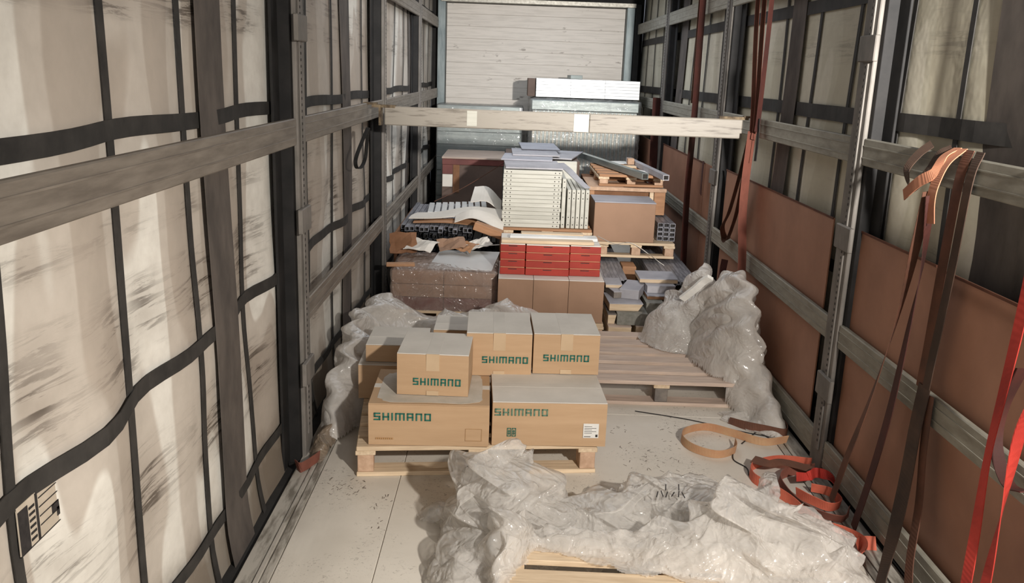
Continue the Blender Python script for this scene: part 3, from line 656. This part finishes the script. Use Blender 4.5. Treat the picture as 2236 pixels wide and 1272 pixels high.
# ------------------------------------------------------------ white steel panels
o = thing('crate', 'brown crate hidden under the white steel panels', 'crate', (0, 7.3, 0)); B('body', o, -.335, .37, -.40, .42, 0, .455, M['brown_dark'], .004)
NP = 14; z = .592; hh = (1.050-z)/NP; pm = None
def holes_mesh(W, h, side_h=True):
    mb = MB()
    for x in ((-W/2+.025, -W/2+.06, W/2-.055, W/2-.022)): mb.cyl((x, -.4005, h*.5), (0, 1, 0), .0045, .003, 8)
    return mesh('holes', mb.v, mb.f, [M['hole']], mb.mi)
W = .465; hm = holes_mesh(W, hh)
for k in range(NP):
    t = thing('steel_panel', 'white steel panel with screw holes, %s from the top of the lying stack' % ORD[NP-1-k] if k < NP-1 else 'white steel panel with screw holes, topmost of the lying stack', 'panel', (-.112+rn.uniform(-.004, .004), 7.3+rn.uniform(-.003, .003), z+k*hh), group='lying white steel panels')
    link('face_sheet', cbox(W, .80, hh-.001, M['white_steel'], .0025), t, (0, 0, hh/2)); link('screw_holes', hm, t, (0, 0, 0))['kind'] = 'stuff'
for i in range(6):
    x = .128+i*.038 if i == 0 else .172+(i-1)*.0365; top = .99 if i == 0 else .905
    t = thing('upright_panel', 'white steel panel standing on edge, %s from the lying stack' % (['nearest and tallest']+ORD[1:])[i], 'panel', (x+.016, 7.3, .592), group='upright white steel panels')
    B('face_sheet', t, -.0155, .0155, -.38, .38, 0, top-.592, M['white_steel'], .003)
    mb = MB()
    for zz_ in (.03, .09, top-.592-.07, top-.592-.025): mb.cyl((0, -.3805, zz_), (0, 1, 0), .0045, .003, 8)
    mb.build('screw_holes', M['hole'], t)['kind'] = 'stuff'
sh = [(-.34, .12, 6.93, 7.55, 1.056, 'slate', 2, 'lowest grey sheet on top of the white panel stack'), (-.36, .08, 7.45, 8.0, 1.070, 'grey_top', -3, 'grey sheet second from the bottom of the sheets on the panels'),
      (-.28, .14, 7.75, 8.4, 1.084, 'slate', 1, 'third grey sheet over the white panels'), (-.20, .16, 8.2, 8.95, 1.098, 'grey_top', 2, 'uppermost grey sheet far back over the white panels'), (.02, .34, 7.8, 8.6, 1.058, 'slate', -12, 'grey sheet skewed to the right over the white panels')]
for x0, x1, y0, y1, z, mt, rz, lb in sh: tag(B('grey_sheet', None, x0, x1, y0, y1, z, z+.012, M[mt], .002, (0, 0, R(rz))), lb, 'sheet')
o = B('white_block', None,   .10, .30, 7.72, 7.78, .592, 1.05, M['white_steel'], .004); tag(o, 'white steel block standing behind the upright panels', 'panel')
flap('bent_sheet', 'long grey strip sloping down over the upright white panels', [[(.10, 7.5, 1.055), (.16, 7.3, 1.02), (.24, 7.1, .96), (.31, 6.97, .915)], [(.17, 7.52, 1.055), (.23, 7.32, 1.02), (.30, 7.12, .96), (.36, 6.99, .915)]], .006, M['slate'], 'sheet')
o = thing('crate', 'dark crate under the grey sheets behind the white panels', 'crate', (0, 8.3, 0)); B('body', o, -.34, .33, -.50, .6, 0, 1.045, M['brown_dark'], .004)

# ------------------------------------------------------------ right pile
t = thing('plain_box', 'plain brown box with a grey top on the raised pallet', 'box', (.64, 7.10, .499))
B('body', t, -.245, .245, -.2, .2, 0, .315, M['carton_dark'], .003); B('lid', t, -.247, .247, -.202, .202, .3155, .324, M['grey_top'], .002)
t = thing('wooden_frame', 'orange wooden frame crate behind the plain brown box', 'crate', (.70, 7.85, .499))
B('top_rail', t, -.32, .34, -.52, -.47, .355, .385, M['block_wood'], .003)
B('corner_leg', t, .20, .235, -.51, -.47, 0, .354, M['pale_wood'], .003); B('corner_leg', t, -.31, -.27, -.51, -.47, 0, .354, M['orange_wood'], .003)
B('side_panel', t, .24, .335, -.505, -.49, .16, .354, M['orange_wood'], .002); B('body', t, -.31, .25, -.46, .5, 0, .38, M['carton_inner'], .004); B('top_board', t, -.32, -.02, -.46, .2, .3805, .3845, M['block_wood'], .001)
for k in range(4):
    for i in range(3):
        o = link('profile', tube_mesh(.045, .034, .9, .004) if (k, i) == (0, 0) else bpy.data.meshes['tube.002'] if 'tube.002' in bpy.data.meshes else tg, None, (.955+i*.048, 7.02-.01*i, .5+k*.037)); tag(o, 'dark ended profile right of the plain brown box, %s row up, %s from the box' % (NTH[k], NTH[i]), 'profile', 'profiles beside the plain box')
def dtube(label, a, b, wdt, h, mat='aluminium'):
    a, b = Vector(a), Vector(b); d = (b-a); L_ = d.length; mb = MB(); th = .006
    mb.box(-wdt/2, wdt/2, 0, L_, h-th, h); mb.box(-wdt/2, wdt/2, 0, L_, 0, th); mb.box(-wdt/2, -wdt/2+th, 0, L_, th, h-th); mb.box(wdt/2-th, wdt/2, 0, L_, th, h-th)
    mb.box(-wdt/2+th, wdt/2-th, .03, .034, th, h-th, mi=1)
    o = mb.build('square_tube', [M[mat], M['hole']]); o.location = a; o.rotation_euler = d.to_track_quat('Y', 'Z').to_euler(); return tag(o, label, 'tube')
dtube('long aluminium square tube lying diagonally on the left of the top pallet', (.80, 7.02, .995), (.42, 8.75, .995), .055, .05, 'panel_grey')
dtube('aluminium square tube lying on the right of the top pallet pointing nearer', (.975, 7.05, .99), (.86, 8.5, .99), .05, .045, 'slate')
tag(B('timber_offcut', None, .58, .86, 7.95, 8.05, .987, 1.005, M['pale_wood'], .003, (0, 0, R(4))), 'pale timber offcut across the middle of the top pallet', 'board')
tag(B('timber_offcut', None, .80, .86, 8.10, 8.2, 1.0055, 1.06, M['block_wood'], .003), 'small upright wooden block at the back of the top pallet', 'board')
tag(B('paper_sheet', None, .62, .86, 8.3, 8.55, .987, .991, M['paper'], .001, (0, 0, R(12))), 'loose white sheet at the far end of the top pallet', 'paper')
tag(B('paper_sheet', None, .80, .92, 7.55, 7.75, .987, .992, M['paper'], .001, (R(2), 0, R(25))), 'small white sheet between the two aluminium tubes', 'paper')
# profile bundles lying along the trailer
tw = tube_mesh(.026, .03, 1.45, .003); rn = random.Random(3)
for (x0, n, lb) in ((.425, 7, 'left'), (.82, 12, 'right')):
    for lv in range(6):
        for i in range(n):
            if lv < 5 and 0 < i < n-1: continue
            o = link('profile', tw, None, (x0+i*.0275+lv*0, 6.25+rn.uniform(-.03, .03), .146+lv*.0325), (0, 0, R(-1.0)))
            tag(o, 'thin grey profile, %s bundle under the raised pallet, %s row up, %s from left' % (lb, NTH[lv], NTH[i]), 'profile', '%s bundle of thin grey profiles' % lb)
tag(B('cardboard_box', None, .63, .74, 6.75, 6.95, .146, .33, M['orange_wood'], .004), 'small orange box between the two profile bundles', 'box')
# corner boards and timber ends in front of the bundles
def piece(name, label, x0, x1, yf, d, z0, z1, front, top, rz=0, mitre=0, cat='board'):
    t = thing(name, label, cat, ((x0+x1)/2, yf+d/2, z0), R(rz)); W, H = x1-x0, z1-z0; mb = MB()
    mb.prism([(-W/2, 0), (W/2-mitre, 0), (W/2, H-.006), (-W/2, H-.006)], 1, -d/2, d/2); mb.build('core', M[front], t)
    mb = MB(); mb.prism([(-W/2-.002, H-.0055), (W/2+.002, H-.0055), (W/2+.002, H), (-W/2-.002, H)], 1, -d/2-.002, d/2); mb.build('top_skin', M[top], t); return t
piece('timber_end', 'lowest left timber end in the heap of offcuts', .41, .565, 5.66, .35, .0, .148, 'pale_wood', 'grey_wood')
piece('timber_end', 'lowest right timber end in the heap of offcuts', .60, .72, 5.68, .35, .0, .148, 'pale_wood', 'grey_wood')
piece('foam_block', 'wide grey green ribbed block at the front of the offcut heap', .47, .676, 5.70, .30, .150, .232, 'grey_green', 'grey_green', cat='block')
piece('timber_end', 'small bright timber end left of the ribbed block', .410, .466, 5.72, .30, .150, .218, 'pale_wood', 'grey_block', mitre=.012)
piece('timber_end', 'mitred pale timber end above the ribbed block', .414, .645, 5.76, .30, .2335, .286, 'pale_wood', 'slate', 2, .03)
piece('foam_block', 'smaller grey green ribbed block on the right of the offcut heap', .68, .80, 5.80, .3, .150, .285, 'grey_green', 'grey_green', cat='block')
piece('grey_offcut', 'grey slanting offcut at the left of the heap', .435, .53, 5.90, .25, .2875, .335, 'grey_block', 'slate', 12)
piece('grey_offcut', 'large light grey offcut in the middle of the heap', .548, .682, 5.88, .3, .2875, .355, 'slate', 'grey_top', -18)
piece('timber_end', 'orange tinted timber end under the grey slab', .70, .845, 5.90, .3, .2865, .312, 'orange_wood', 'grey_top')
piece('grey_slab', 'grey slab lying behind on the offcut heap', .70, .90, 5.98, .28, .3135, .366, 'slate', 'grey_top', 3)
piece('timber_slab', 'pale fronted grey slab topmost of the offcut heap', .664, .936, 6.06, .26, .3675, .398, 'pale_wood', 'grey_top', 0)
piece('timber_end', 'thin timber end at the upper left of the offcut heap', .415, .53, 6.0, .2, .3365, .362, 'pale_wood', 'slate')
piece('timber_end', 'dark stained timber end beside the right film bag', 1.0, 1.13, 5.95, .2, .0, .33, 'orange_wood', 'pale_wood')

# ------------------------------------------------------------ loads at the front bulkhead
t = thing('dark_crate', 'dark red brown crate standing at the front left corner', 'crate', (-.70, 9.95, 0))
B('body', t, -.33, .33, -.45, .45, 0, .80, M['brown_dark'], .005); B('top_board', t, -.335, .345, -.46, .46, .865, .885, M['grey_wood'], .003); B('upper_rail', t, -.33, .34, -.455, .45, .801, .864, M['maroon'], .003)
B('side_panel', t, -.325, -.215, -.458, -.4505, .70, .80, M['maroon'], .002); B('side_panel', t, -.325, -.215, -.458, -.4505, .56, .695, M['carton_top'], .002); B('side_panel', t, -.21, -.14, -.458, -.4505, .5, .80, M['carton_inner'], .002)
t = thing('panel_stack', 'wide low stack of grey green panels at the front left', 'panel stack', (-.66, 10.88, 0))
for k in range(9): B('panel', t, -.52, .50, -.30+.004*(k % 2), .28, k*.155+.001, k*.155+.154, M['panel_grey'], .004)
B('edge_strip', t, .46, .50, -.312, -.301, 1.26, 1.39, M['white_board'], .002)
wrapbox(t, -.525, .505, -.304, .285, 0, 1.395, M['film_wrap'], 6, .004, .03)
t = thing('wrapped_load', 'tall film wrapped load at the front right under the white boxes', 'load', (.525, 10.3, 0))
B('core', t, -.585, .585, -.42, .48, 0, 1.40, M['panel_grey'], .004)
for i in range(26): B('rib', t, -.58+i*.045, -.556+i*.045, -.432, -.4205, .02, 1.39, M['aluminium'], .002)
B('top_tray', t, -.60, .60, -.45, .49, 1.401, 1.515, M['panel_grey'], .01)
wrapbox(t, -.61, .61, -.47, .50, .02, 1.522, M['film_wrap'], 7, .007, .025)
t0 = (-.03, 1.125)
for k in range(6):
    for i in range(3):
        W = (t0[1]-t0[0])/3; x = t0[0]+W*(i+.5); o = thing('white_box', 'flat white box, %s layer, %s of the three white piles on the wrapped load' % (ORD[5-k], ('left', 'middle', 'right')[i]), 'box', (x, 10.28, 1.545+k*.0335), group='flat white boxes at the front')
        B('body', o, -W/2+.0006, W/2-.0006, -.38+.001*(k % 2), .38, 0, .0324, M['white_board'], .0015)
tag(B('grey_slab', None, -.12, -.035, 9.98, 10.5, 1.545, 1.74, M['brown_dark'], .003), 'dark slab standing at the left end of the white boxes', 'board')
tag(B('grey_wedge', None, .36, .50, 10.3, 10.5, 1.7475, 1.79, M['panel_grey'], .003, (0, R(0), R(8))), 'small grey wedge lying on top of the white boxes', 'board')

# ------------------------------------------------------------ film heaps
def worley(X, Y, rs, cell, bx, ang, st):
    """distance to the nearest seed in a stretched domain, seeds on a jittered lattice"""
    c, s_ = math.cos(ang), math.sin(ang); U = ((X*c+Y*s_)*st)/cell+50; V = (-X*s_+Y*c)/cell+50
    J = rs.rand(128, 128, 2); iu, iv = np.floor(U).astype(int), np.floor(V).astype(int); d1 = np.full(X.shape, 9.)
    for a in (-1, 0, 1):
        for b in (-1, 0, 1):
            g = J[(iu+a) % 128, (iv+b) % 128]; d1 = np.minimum(d1, np.hypot(iu+a+g[..., 0]-U, iv+b+g[..., 1]-V))
    return d1
def heap(label, blobs, support, bx, seed, mat='film', res=.009, amp=.03, cell=.15, layers=3, name='film_heap', cat='plastic film', cut=(), disp=1):
    root = thing(name, label, cat, ((bx[0]+bx[1])/2, (bx[2]+bx[3])/2, 0))
    for ly in range(layers):
        rs = np.random.RandomState(seed+ly*31); nx, ny = int((bx[1]-bx[0])/res)+1, int((bx[3]-bx[2])/res)+1
        X, Y = np.meshgrid(np.linspace(bx[0], bx[1], nx), np.linspace(bx[2], bx[3], ny), indexing='ij'); p = rs.rand(12)*6.28
        WX = X+.06*np.sin(Y*9+p[0])+.03*np.sin(X*17+Y*11+p[1]); WY = Y+.06*np.sin(X*8+p[2])+.03*np.sin(Y*19-X*7+p[3])
        a0 = rs.rand()*3.14
        w1 = worley(WX, WY, rs, cell, bx, a0, .45)-.45; w2 = worley(WX+.015*w1, WY, rs, cell*.42, bx, a0+.7, .6)-.45; w3 = worley(WX, WY, rs, cell*.2, bx, a0+1.9, .7)-.45
        lf = np.abs(np.sin((X*math.cos(a0)+Y*math.sin(a0))*13+2.2*np.sin(Y*3+X*2+p[5])+p[4]))-.6
        cr = w1*1.0+w2*.42+w3*.16+lf*.25
        acc = np.zeros(X.shape)
        for (bx_, by_, rx, ry, rot, h) in blobs:
            a = R(rot); dx, dy = X-bx_, Y-by_; u = (dx*math.cos(a)+dy*math.sin(a))/rx; v_ = (-dx*math.sin(a)+dy*math.cos(a))/ry
            r2 = (u*u+v_*v_)*(1+.35*w1+.15*w2); acc += (np.clip(h*1.12*(1-r2), -.15, None)*(.9+.2*rs.rand())+.15)**4
        H = acc**.25-.15-.012
        k = np.clip(H/.05, 0, 1)**.5
        Z = np.clip(H, 0, None)*(1-.2*ly)+k*amp*cr*(1+.3*ly)
        S = np.vectorize(support)(X, Y)
        for _ in range(3): S = (S+np.roll(S, 1, 0)+np.roll(S, -1, 0)+np.roll(S, 1, 1)+np.roll(S, -1, 1))/5
        Z = np.maximum(Z, .004+.006*(w2+.5)); keep = (H > -.006+.02*w1+.012*w2+.004*ly)
        for (a_, b_, c_2, d_2) in cut: keep &= ~((X > a_) & (X < b_) & (Y > c_2) & (Y < d_2))
        Z = Z+S; lift = np.clip(Z-S, 0, .3)*disp
        XX = np.clip(X+lift*.5*w1+lift*.25*np.sin(Y*21+Z*30+p[6]), -1.215, 1.2); YY = Y+lift*.5*w2+lift*.25*np.sin(X*23+Z*26+p[7])
        idx = np.arange(nx*ny).reshape(nx, ny); kf = keep[:-1, :-1] & keep[1:, 1:] & keep[1:, :-1] & keep[:-1, 1:]
        A = idx[:-1, :-1][kf]; Bq = idx[1:, :-1][kf]; Cq = idx[1:, 1:][kf]; Dq = idx[:-1, 1:][kf]
        F = np.stack([A, Bq, Cq, Dq], 1); used = np.unique(F); mp = np.full(nx*ny, -1); mp[used] = np.arange(len(used)); F = mp[F]
        V = np.stack([XX.ravel()[used]-root.location.x, YY.ravel()[used]-root.location.y, Z.ravel()[used]], 1)
        me = bpy.data.meshes.new('film'); me.vertices.add(len(V)); me.vertices.foreach_set('co', V.ravel()); me.loops.add(len(F)*4); me.loops.foreach_set('vertex_index', F.ravel())
        me.polygons.add(len(F)); me.polygons.foreach_set('loop_start', np.arange(0, len(F)*4, 4)); me.polygons.foreach_set('use_smooth', np.ones(len(F), bool))
        me.update(calc_edges=True); me.validate(); me.materials.append(M[mat]); link('film_layer', me, root)
    return root
sup_near = lambda x, y: .146 if (-.32 < x < .94 and y < 2.84) else .0
heap('big crumpled heap of clear stretch film over the nearest pallet', [
    (-.28, 3.12, .26, .30, 10, .34), (-.36, 2.86, .20, .42, -12, .17), (.12, 3.12, .45, .26, 5, .17), (.40, 3.22, .34, .22, -12, .20), (.62, 2.98, .34, .36, 8, .22), (.55, 2.80, .50, .22, 0, .10),
    (.74, 2.80, .25, .40, 5, .14), (.02, 2.92, .28, .18, 0, .09), (.70, 3.2, .20, .20, 0, .07), (-.52, 3.28, .12, .10, 0, .05), (.85, 2.5, .16, .35, 0, .06)],
    sup_near, (-.72, 1.04, 2.15, 3.62), 5, res=.0065, amp=.075, cell=.20, layers=4)
sup0 = lambda x, y: .0
heap('crumpled film heap between the left wall and the stacked cartons', [
    (-1.12, 4.74, .18, .62, 3, .40), (-1.04, 5.16, .24, .34, -20, .40), (-.75, 5.2, .42, .32, 0, .31), (-.42, 5.16, .36, .34, 0, .31), (-.22, 5.2, .28, .28, 0, .34), (-1.15, 4.30, .11, .36, 0, .24)],
    sup0, (-1.23, 0.02, 3.98, 5.68), 9, 'film_dusty', res=.010, amp=.075, cell=.26, layers=3, disp=.45, cut=[(-.985, .2, 3.6, 4.78)])
sup_r = lambda x, y: .146 if y < 5.58 and .05 < x < 1.15 and y > 4.62 else .0
heap('clear film bag slumped at the back right corner of the empty pallet', [(.84, 5.34, .24, .24, 0, .30), (.95, 5.30, .15, .22, 15, .50), (.74, 5.40, .16, .18, 0, .18)], sup_r, (.52, 1.08, 5.02, 5.74), 21, 'film', res=.008, amp=.06, cell=.20, layers=4, disp=.35, name='film_bag')
heap('tall white film bundle against the right hardboard wall', [(1.05, 4.98, .22, .38, 4, .50), (1.10, 4.76, .16, .34, 6, .36), (1.00, 5.16, .16, .18, 0, .36), (.98, 5.0, .14, .3, 0, .12), (1.15, 4.45, .09, .26, 0, .13), (1.12, 4.32, .12, .12, 0, .05)], sup_r, (.82, 1.225, 4.12, 5.46), 33, 'film_dusty', res=.008, amp=.050, cell=.30, layers=3, disp=.35, name='film_bundle')
o = ribbon('film_roll', [(.80, 5.22, .47), (.86, 5.16, .55), (.90, 5.12, .61), (.93, 5.08, .645)], [(1, .3, -.6)]*4, M['paper'], .045, .020, 6); tag(o, 'white rolled film end sticking up from the clear film bag', 'plastic film')
heap('dirty crumpled wrapping twisted along the left floor edge', [(-1.17, 3.92, .055, .22, 0, .07), (-1.12, 4.2, .08, .22, -14, .11)], sup0, (-1.235, -.98, 3.66, 4.48), 44, 'film_dirty', res=.007, amp=.06, cell=.09, layers=1, name='crumpled_wrap')
heap('dirty film scraps on the floor beside the empty pallet end', [(1.02, 4.47, .16, .09, 25, .04), (1.14, 4.30, .09, .09, 0, .05)], sup0, (.82, 1.215, 4.1, 4.62), 52, 'film_dusty', res=.007, amp=.04, cell=.08, layers=2, name='film_scrap')
# marker scribbles on the heap
mb = MB()
for i, (dx, dz, a) in enumerate(((0, 0, .5), (.018, .004, -.4), (.036, 0, .6), (.06, .002, 1.0), (.082, .004, .3), (.10, 0, -.6), (.03, .03, .2), (.08, .032, .1))):
    mb.box(.30+dx, .304+dx, 3.02, 3.022, .245+dz, .270+dz, rot=(R(-50), a, 0))
tag(mb.build('marker_writing', M['ink_black']), 'black marker strokes written on the clear film heap', 'writing')

# ------------------------------------------------------------ straps
def strap(label, pts, wd, mat, width=.05, n=8, name='lashing_strap', group=None):
    if isinstance(wd, tuple): wd = [wd]*len(pts)
    o = ribbon(name, pts, wd, M[mat], width, .003, n); return tag(o, label, 'strap', group)
Yd = (0, 1, 0)
strap('long rust red strap hanging at the right wall, farther of three', [(1.20, 5.64, 2.7), (1.20, 5.63, 2.2), (1.20, 5.50, 1.62), (1.19, 5.44, 1.45)], (.7, .7, 0), 'web_rustred', .05)
strap('long rust red strap hanging at the right wall, middle of three', [(1.195, 5.50, 2.7), (1.195, 5.47, 2.2), (1.195, 5.40, 1.6), (1.185, 5.38, 1.45)], (.7, .7, 0), 'web_rustred', .05)
strap('long dark red strap hanging at the right wall, nearer of three', [(1.19, 5.32, 2.7), (1.19, 5.30, 2.2), (1.19, 5.32, 1.62), (1.18, 5.30, 1.5)], (.7, .7, 0), 'web_dark', .05)
strap('broad rust red strap falling from the beam end to the floor', [(1.18, 5.40, 1.50), (1.17, 5.40, 1.2), (1.17, 5.38, .95), (1.175, 5.31, .7), (1.175, 5.28, .45), (1.175, 5.26, .02)], (.75, .66, 0), 'web_rustred', .085)
strap('brown strap looping back from the beam end on the right wall', [(1.17, 5.42, 1.45), (1.16, 5.52, 1.2), (1.16, 5.68, .96), (1.17, 5.86, .82), (1.20, 5.84, .74), (1.19, 5.68, .86), (1.18, 5.55, 1.02), (1.18, 5.47, 1.3)], [(.6, .75, .3)]*8, 'web_brown', .065)
strap('short black strap end hanging from the right end of the beam', [(1.185, 5.30, 1.58), (1.185, 5.28, 1.45), (1.18, 5.27, 1.33)], Yd, 'black_strap', .045)
strap('brown strap end curled beneath the lower rail by the second post', [(1.18, 5.75, .62), (1.16, 5.72, .50), (1.19, 5.8, .42), (1.2, 5.86, .52)], (1, 0, .2), 'web_dark', .045)
strap('brown strap hanging in the third bay of the right wall', [(1.21, 7.45, 2.7), (1.21, 7.45, 2.2), (1.21, 7.43, 1.6)], (.5, .86, 0), 'web_brown', .05)
strap('dark red strap hanging in the third bay of the right wall', [(1.18, 7.17, 2.7), (1.18, 7.17, 2.2), (1.18, 7.14, 1.6), (1.17, 7.10, 1.3), (1.17, 7.12, .9), (1.17, 7.05, .4), (1.17, 7.0, .15)], (.7, .7, 0), 'web_dark', .085)
strap('dark red strap falling below the middle rail by the white boxes', [(1.17, 8.98, 1.6), (1.17, 8.95, 1.2), (1.17, 8.9, .8), (1.17, 8.9, .3)], (.8, .6, 0), 'web_dark', .11)
strap('narrow black strap tail beside the second right post', [(1.21, 6.80, 1.18), (1.205, 6.78, 1.0), (1.21, 6.8, .92)], Yd, 'web_dark', .05)
# the tangled bunch over the middle rail near the first post
strap('dark olive strap loop thrown over the right middle rail', [(1.235, 3.20, 1.60), (1.20, 3.22, 1.56), (1.17, 3.23, 1.50), (1.185, 3.20, 1.44), (1.20, 3.13, 1.50), (1.21, 3.08, 1.57), (1.24, 3.06, 1.595)], [(0, 1, .4)]*7, 'web_olive', .045)
strap('salmon strap tail folded over the right middle rail knot', [(1.24, 3.02, 1.60), (1.19, 3.01, 1.57), (1.155, 2.99, 1.515), (1.14, 3.06, 1.475), (1.14, 3.16, 1.415)], [Yd, Yd, (0, .8, .6), (0, .5, .9), (0, .2, 1)], 'web_salmon', .042)
strap('broad salmon strap end hanging below the rail knot', [(1.235, 2.98, 1.60), (1.18, 2.97, 1.55), (1.15, 2.96, 1.48), (1.145, 2.96, 1.42), (1.15, 2.95, 1.345)], Yd, 'web_salmon', .058)
strap('thin brown strap running from the rail knot down to the floor coil', [(1.15, 3.00, 1.45), (1.16, 3.05, 1.25), (1.17, 3.13, .95), (1.17, 3.25, .6), (1.16, 3.37, .28), (1.15, 3.45, .03)], [(.9, .3, 0), (.9, .3, 0), (.6, .8, 0), (.3, 1, 0), (0, 1, 0), (0, 1, .2)], 'web_brown', .045)
strap('dark red strap running from the rail knot down beside the brown one', [(1.15, 2.975, 1.44), (1.17, 3.00, 1.2), (1.175, 3.04, .95), (1.175, 3.09, .6), (1.17, 3.16, .28), (1.16, 3.22, .03)], [(.9, .4, 0), (.6, .8, 0), (.2, 1, 0), Yd, Yd, Yd], 'web_dark', .048)
strap('brown strap hanging straight behind the others from the right rail', [(1.235, 2.93, 1.60), (1.215, 2.93, 1.5), (1.21, 2.94, 1.2), (1.215, 2.96, .9), (1.215, 2.97, .74)], Yd, 'web_brown', .06)
strap('dark brown strap hanging nearest behind the rail knot', [(1.235, 2.86, 1.60), (1.212, 2.86, 1.5), (1.207, 2.87, 1.2), (1.207, 2.90, .9), (1.21, 2.92, .74)], Yd, 'web_olive', .05)
strap('broad olive brown strap falling from the lower rail to the floor', [(1.21, 2.93, .76), (1.20, 2.93, .60), (1.18, 2.90, .42), (1.15, 2.86, .26), (1.10, 2.80, .08), (1.05, 2.72, .02)], [Yd, Yd, (0, 1, .1), (0, 1, 0), (.2, 1, 0), (.5, 1, 0)], 'web_olive', .085)
strap('brown strap running down beside the olive one at the lower rail', [(1.215, 2.89, .74), (1.21, 2.87, .55), (1.20, 2.82, .35), (1.17, 2.76, .15), (1.14, 2.66, .02)], Yd, 'web_brown', .05)
strap('bright red strap hanging nearest the camera at the right edge', [(1.24, 2.45, 1.582), (1.215, 2.45, 1.582), (1.205, 2.43, 1.40), (1.18, 2.40, 1.15), (1.16, 2.385, .95), (1.14, 2.37, .75), (1.12, 2.33, .5), (1.09, 2.28, .28), (1.08, 2.26, .0)], [Yd, Yd, Yd, Yd, (.1, 1, 0), (.2, 1, 0), Yd, Yd, Yd], 'web_red', .050)
strap('lighter red strap twisting down at the right edge', [(1.24, 2.28, 1.582), (1.215, 2.28, 1.582), (1.20, 2.27, 1.40), (1.18, 2.26, 1.2), (1.165, 2.26, 1.0), (1.15, 2.26, .85), (1.13, 2.24, .62), (1.11, 2.22, .42), (1.09, 2.20, .2), (1.08, 2.2, 0)], [Yd, Yd, Yd, Yd, (.6, .8, 0), (.9, .3, 0), (.5, .8, 0), Yd, Yd, Yd], 'web_red', .045)
strap('dark red ring of strap hanging behind the bright red straps', [(1.2, 2.38, 1.02), (1.195, 2.43, .88), (1.19, 2.42, .76), (1.19, 2.33, .68), (1.19, 2.24, .70)], (1, 0, .1), 'web_dark', .04)
# straps coiled on the floor
strap('tan strap lying in an open loop on the floor', [(1.168, 4.12, .027), (1.03, 4.08, .027), (.90, 4.18, .027), (.78, 4.25, .027), (.66, 4.19, .027), (.62, 4.08, .027), (.66, 3.97, .027), (.76, 3.91, .027), (.86, 3.97, .027), (.885, 4.07, .027)], [(0, -.35, 1)]*10, 'web_tan', .05)
strap('brown strap curl against the right wall beyond the tan loop', [(.93, 4.38, .01), (1.0, 4.30, .02), (1.09, 4.24, .027), (1.18, 4.20, .027), (1.21, 4.28, .027), (1.19, 4.38, .027), (1.10, 4.36, .027)], [(0, .6, .5), (0, .3, .8), ZU, ZU, ZU, ZU, ZU], 'web_brown', .048)
strap('worn orange strap snaking along the floor by the right wall', [(1.2, 3.85, .027), (1.04, 3.87, .027), (.90, 3.79, .027), (.87, 3.67, .027), (.93, 3.56, .027), (.975, 3.46, .027), (1.00, 3.36, .03), (1.05, 3.25, .03), (1.11, 3.20, .03), (1.155, 3.12, .03), (1.13, 3.05, .025), (1.05, 2.99, .02)],
      [(0, -.2, 1)]*6+[(0, -.5, 1)]*3+[(.2, -.2, 1), (.5, -.4, .8), (.6, -.6, .5)], 'web_orange', .052)
strap('brown strap coil inside the orange snaking strap', [(1.19, 3.78, .03), (1.06, 3.74, .03), (.98, 3.64, .03), (1.0, 3.48, .03), (1.05, 3.36, .028), (1.14, 3.30, .028), (1.20, 3.37, .028)], [(0, 0, 1), (0, 0, 1), (.2, 0, 1), (-.5, -.3, 1), (-.4, -.6, 1), (0, -.6, 1), ZU], 'web_rustred', .052)
strap('bright orange strap coil in the middle of the floor tangle', [(1.02, 3.52, .035), (1.06, 3.44, .04), (1.12, 3.38, .04), (1.18, 3.42, .04), (1.17, 3.52, .04), (1.10, 3.56, .04)], [(0, -.4, 1)]*6, 'web_orange', .05)
strap('bright red strap folds on the floor tangle below the rail', [(1.05, 3.62, .06), (1.10, 3.60, .075), (1.15, 3.66, .065), (1.19, 3.62, .07), (1.21, 3.56, .05)], [(0, .6, .5), (.3, .8, .4), (0, .5, .8), (0, .8, .4), (0, 1, 0)], 'web_red', .045)
strap('short orange strap end lying by the nearest right floor edge', [(1.13, 3.10, .02), (1.17, 3.12, .022), (1.215, 3.12, .022)], [(0, .5, .8)]*3, 'web_orange', .055)
strap('grey brown strap crossing the top of the floor tangle', [(.90, 3.80, .058), (.96, 3.74, .066), (1.03, 3.76, .066), (1.12, 3.72, .062), (1.2, 3.66, .058)], [(0, 1, .2)]*5, 'web_brown', .05)
strap('folded rust orange strap end at the foot of the left post', [(-1.235, 3.66, .02), (-1.20, 3.62, .03), (-1.16, 3.70, .03), (-1.15, 3.76, .02)], [(0, -.3, 1)]*4, 'web_rustred', .055)
cord('thin dark twine curling over the floor beside the strap coils', [(.86, 4.0, .004), (.84, 3.9, .004), (.88, 3.82, .004), (.87, 3.74, .004)], .003, 'ink_black')
cord('dark twine scraps near the wall end of the tan loop', [(.93, 4.1, .004), (1.02, 4.22, .004), (1.06, 4.25, .004), (1.12, 4.12, .004)], .003, 'ink_black')
cord('long dark cord lying straight on the floor between pallet and tan strap', [(.44, 4.50, .003), (.72, 4.40, .003), (.95, 4.27, .003), (1.13, 4.19, .003)], .003, 'ink_black')
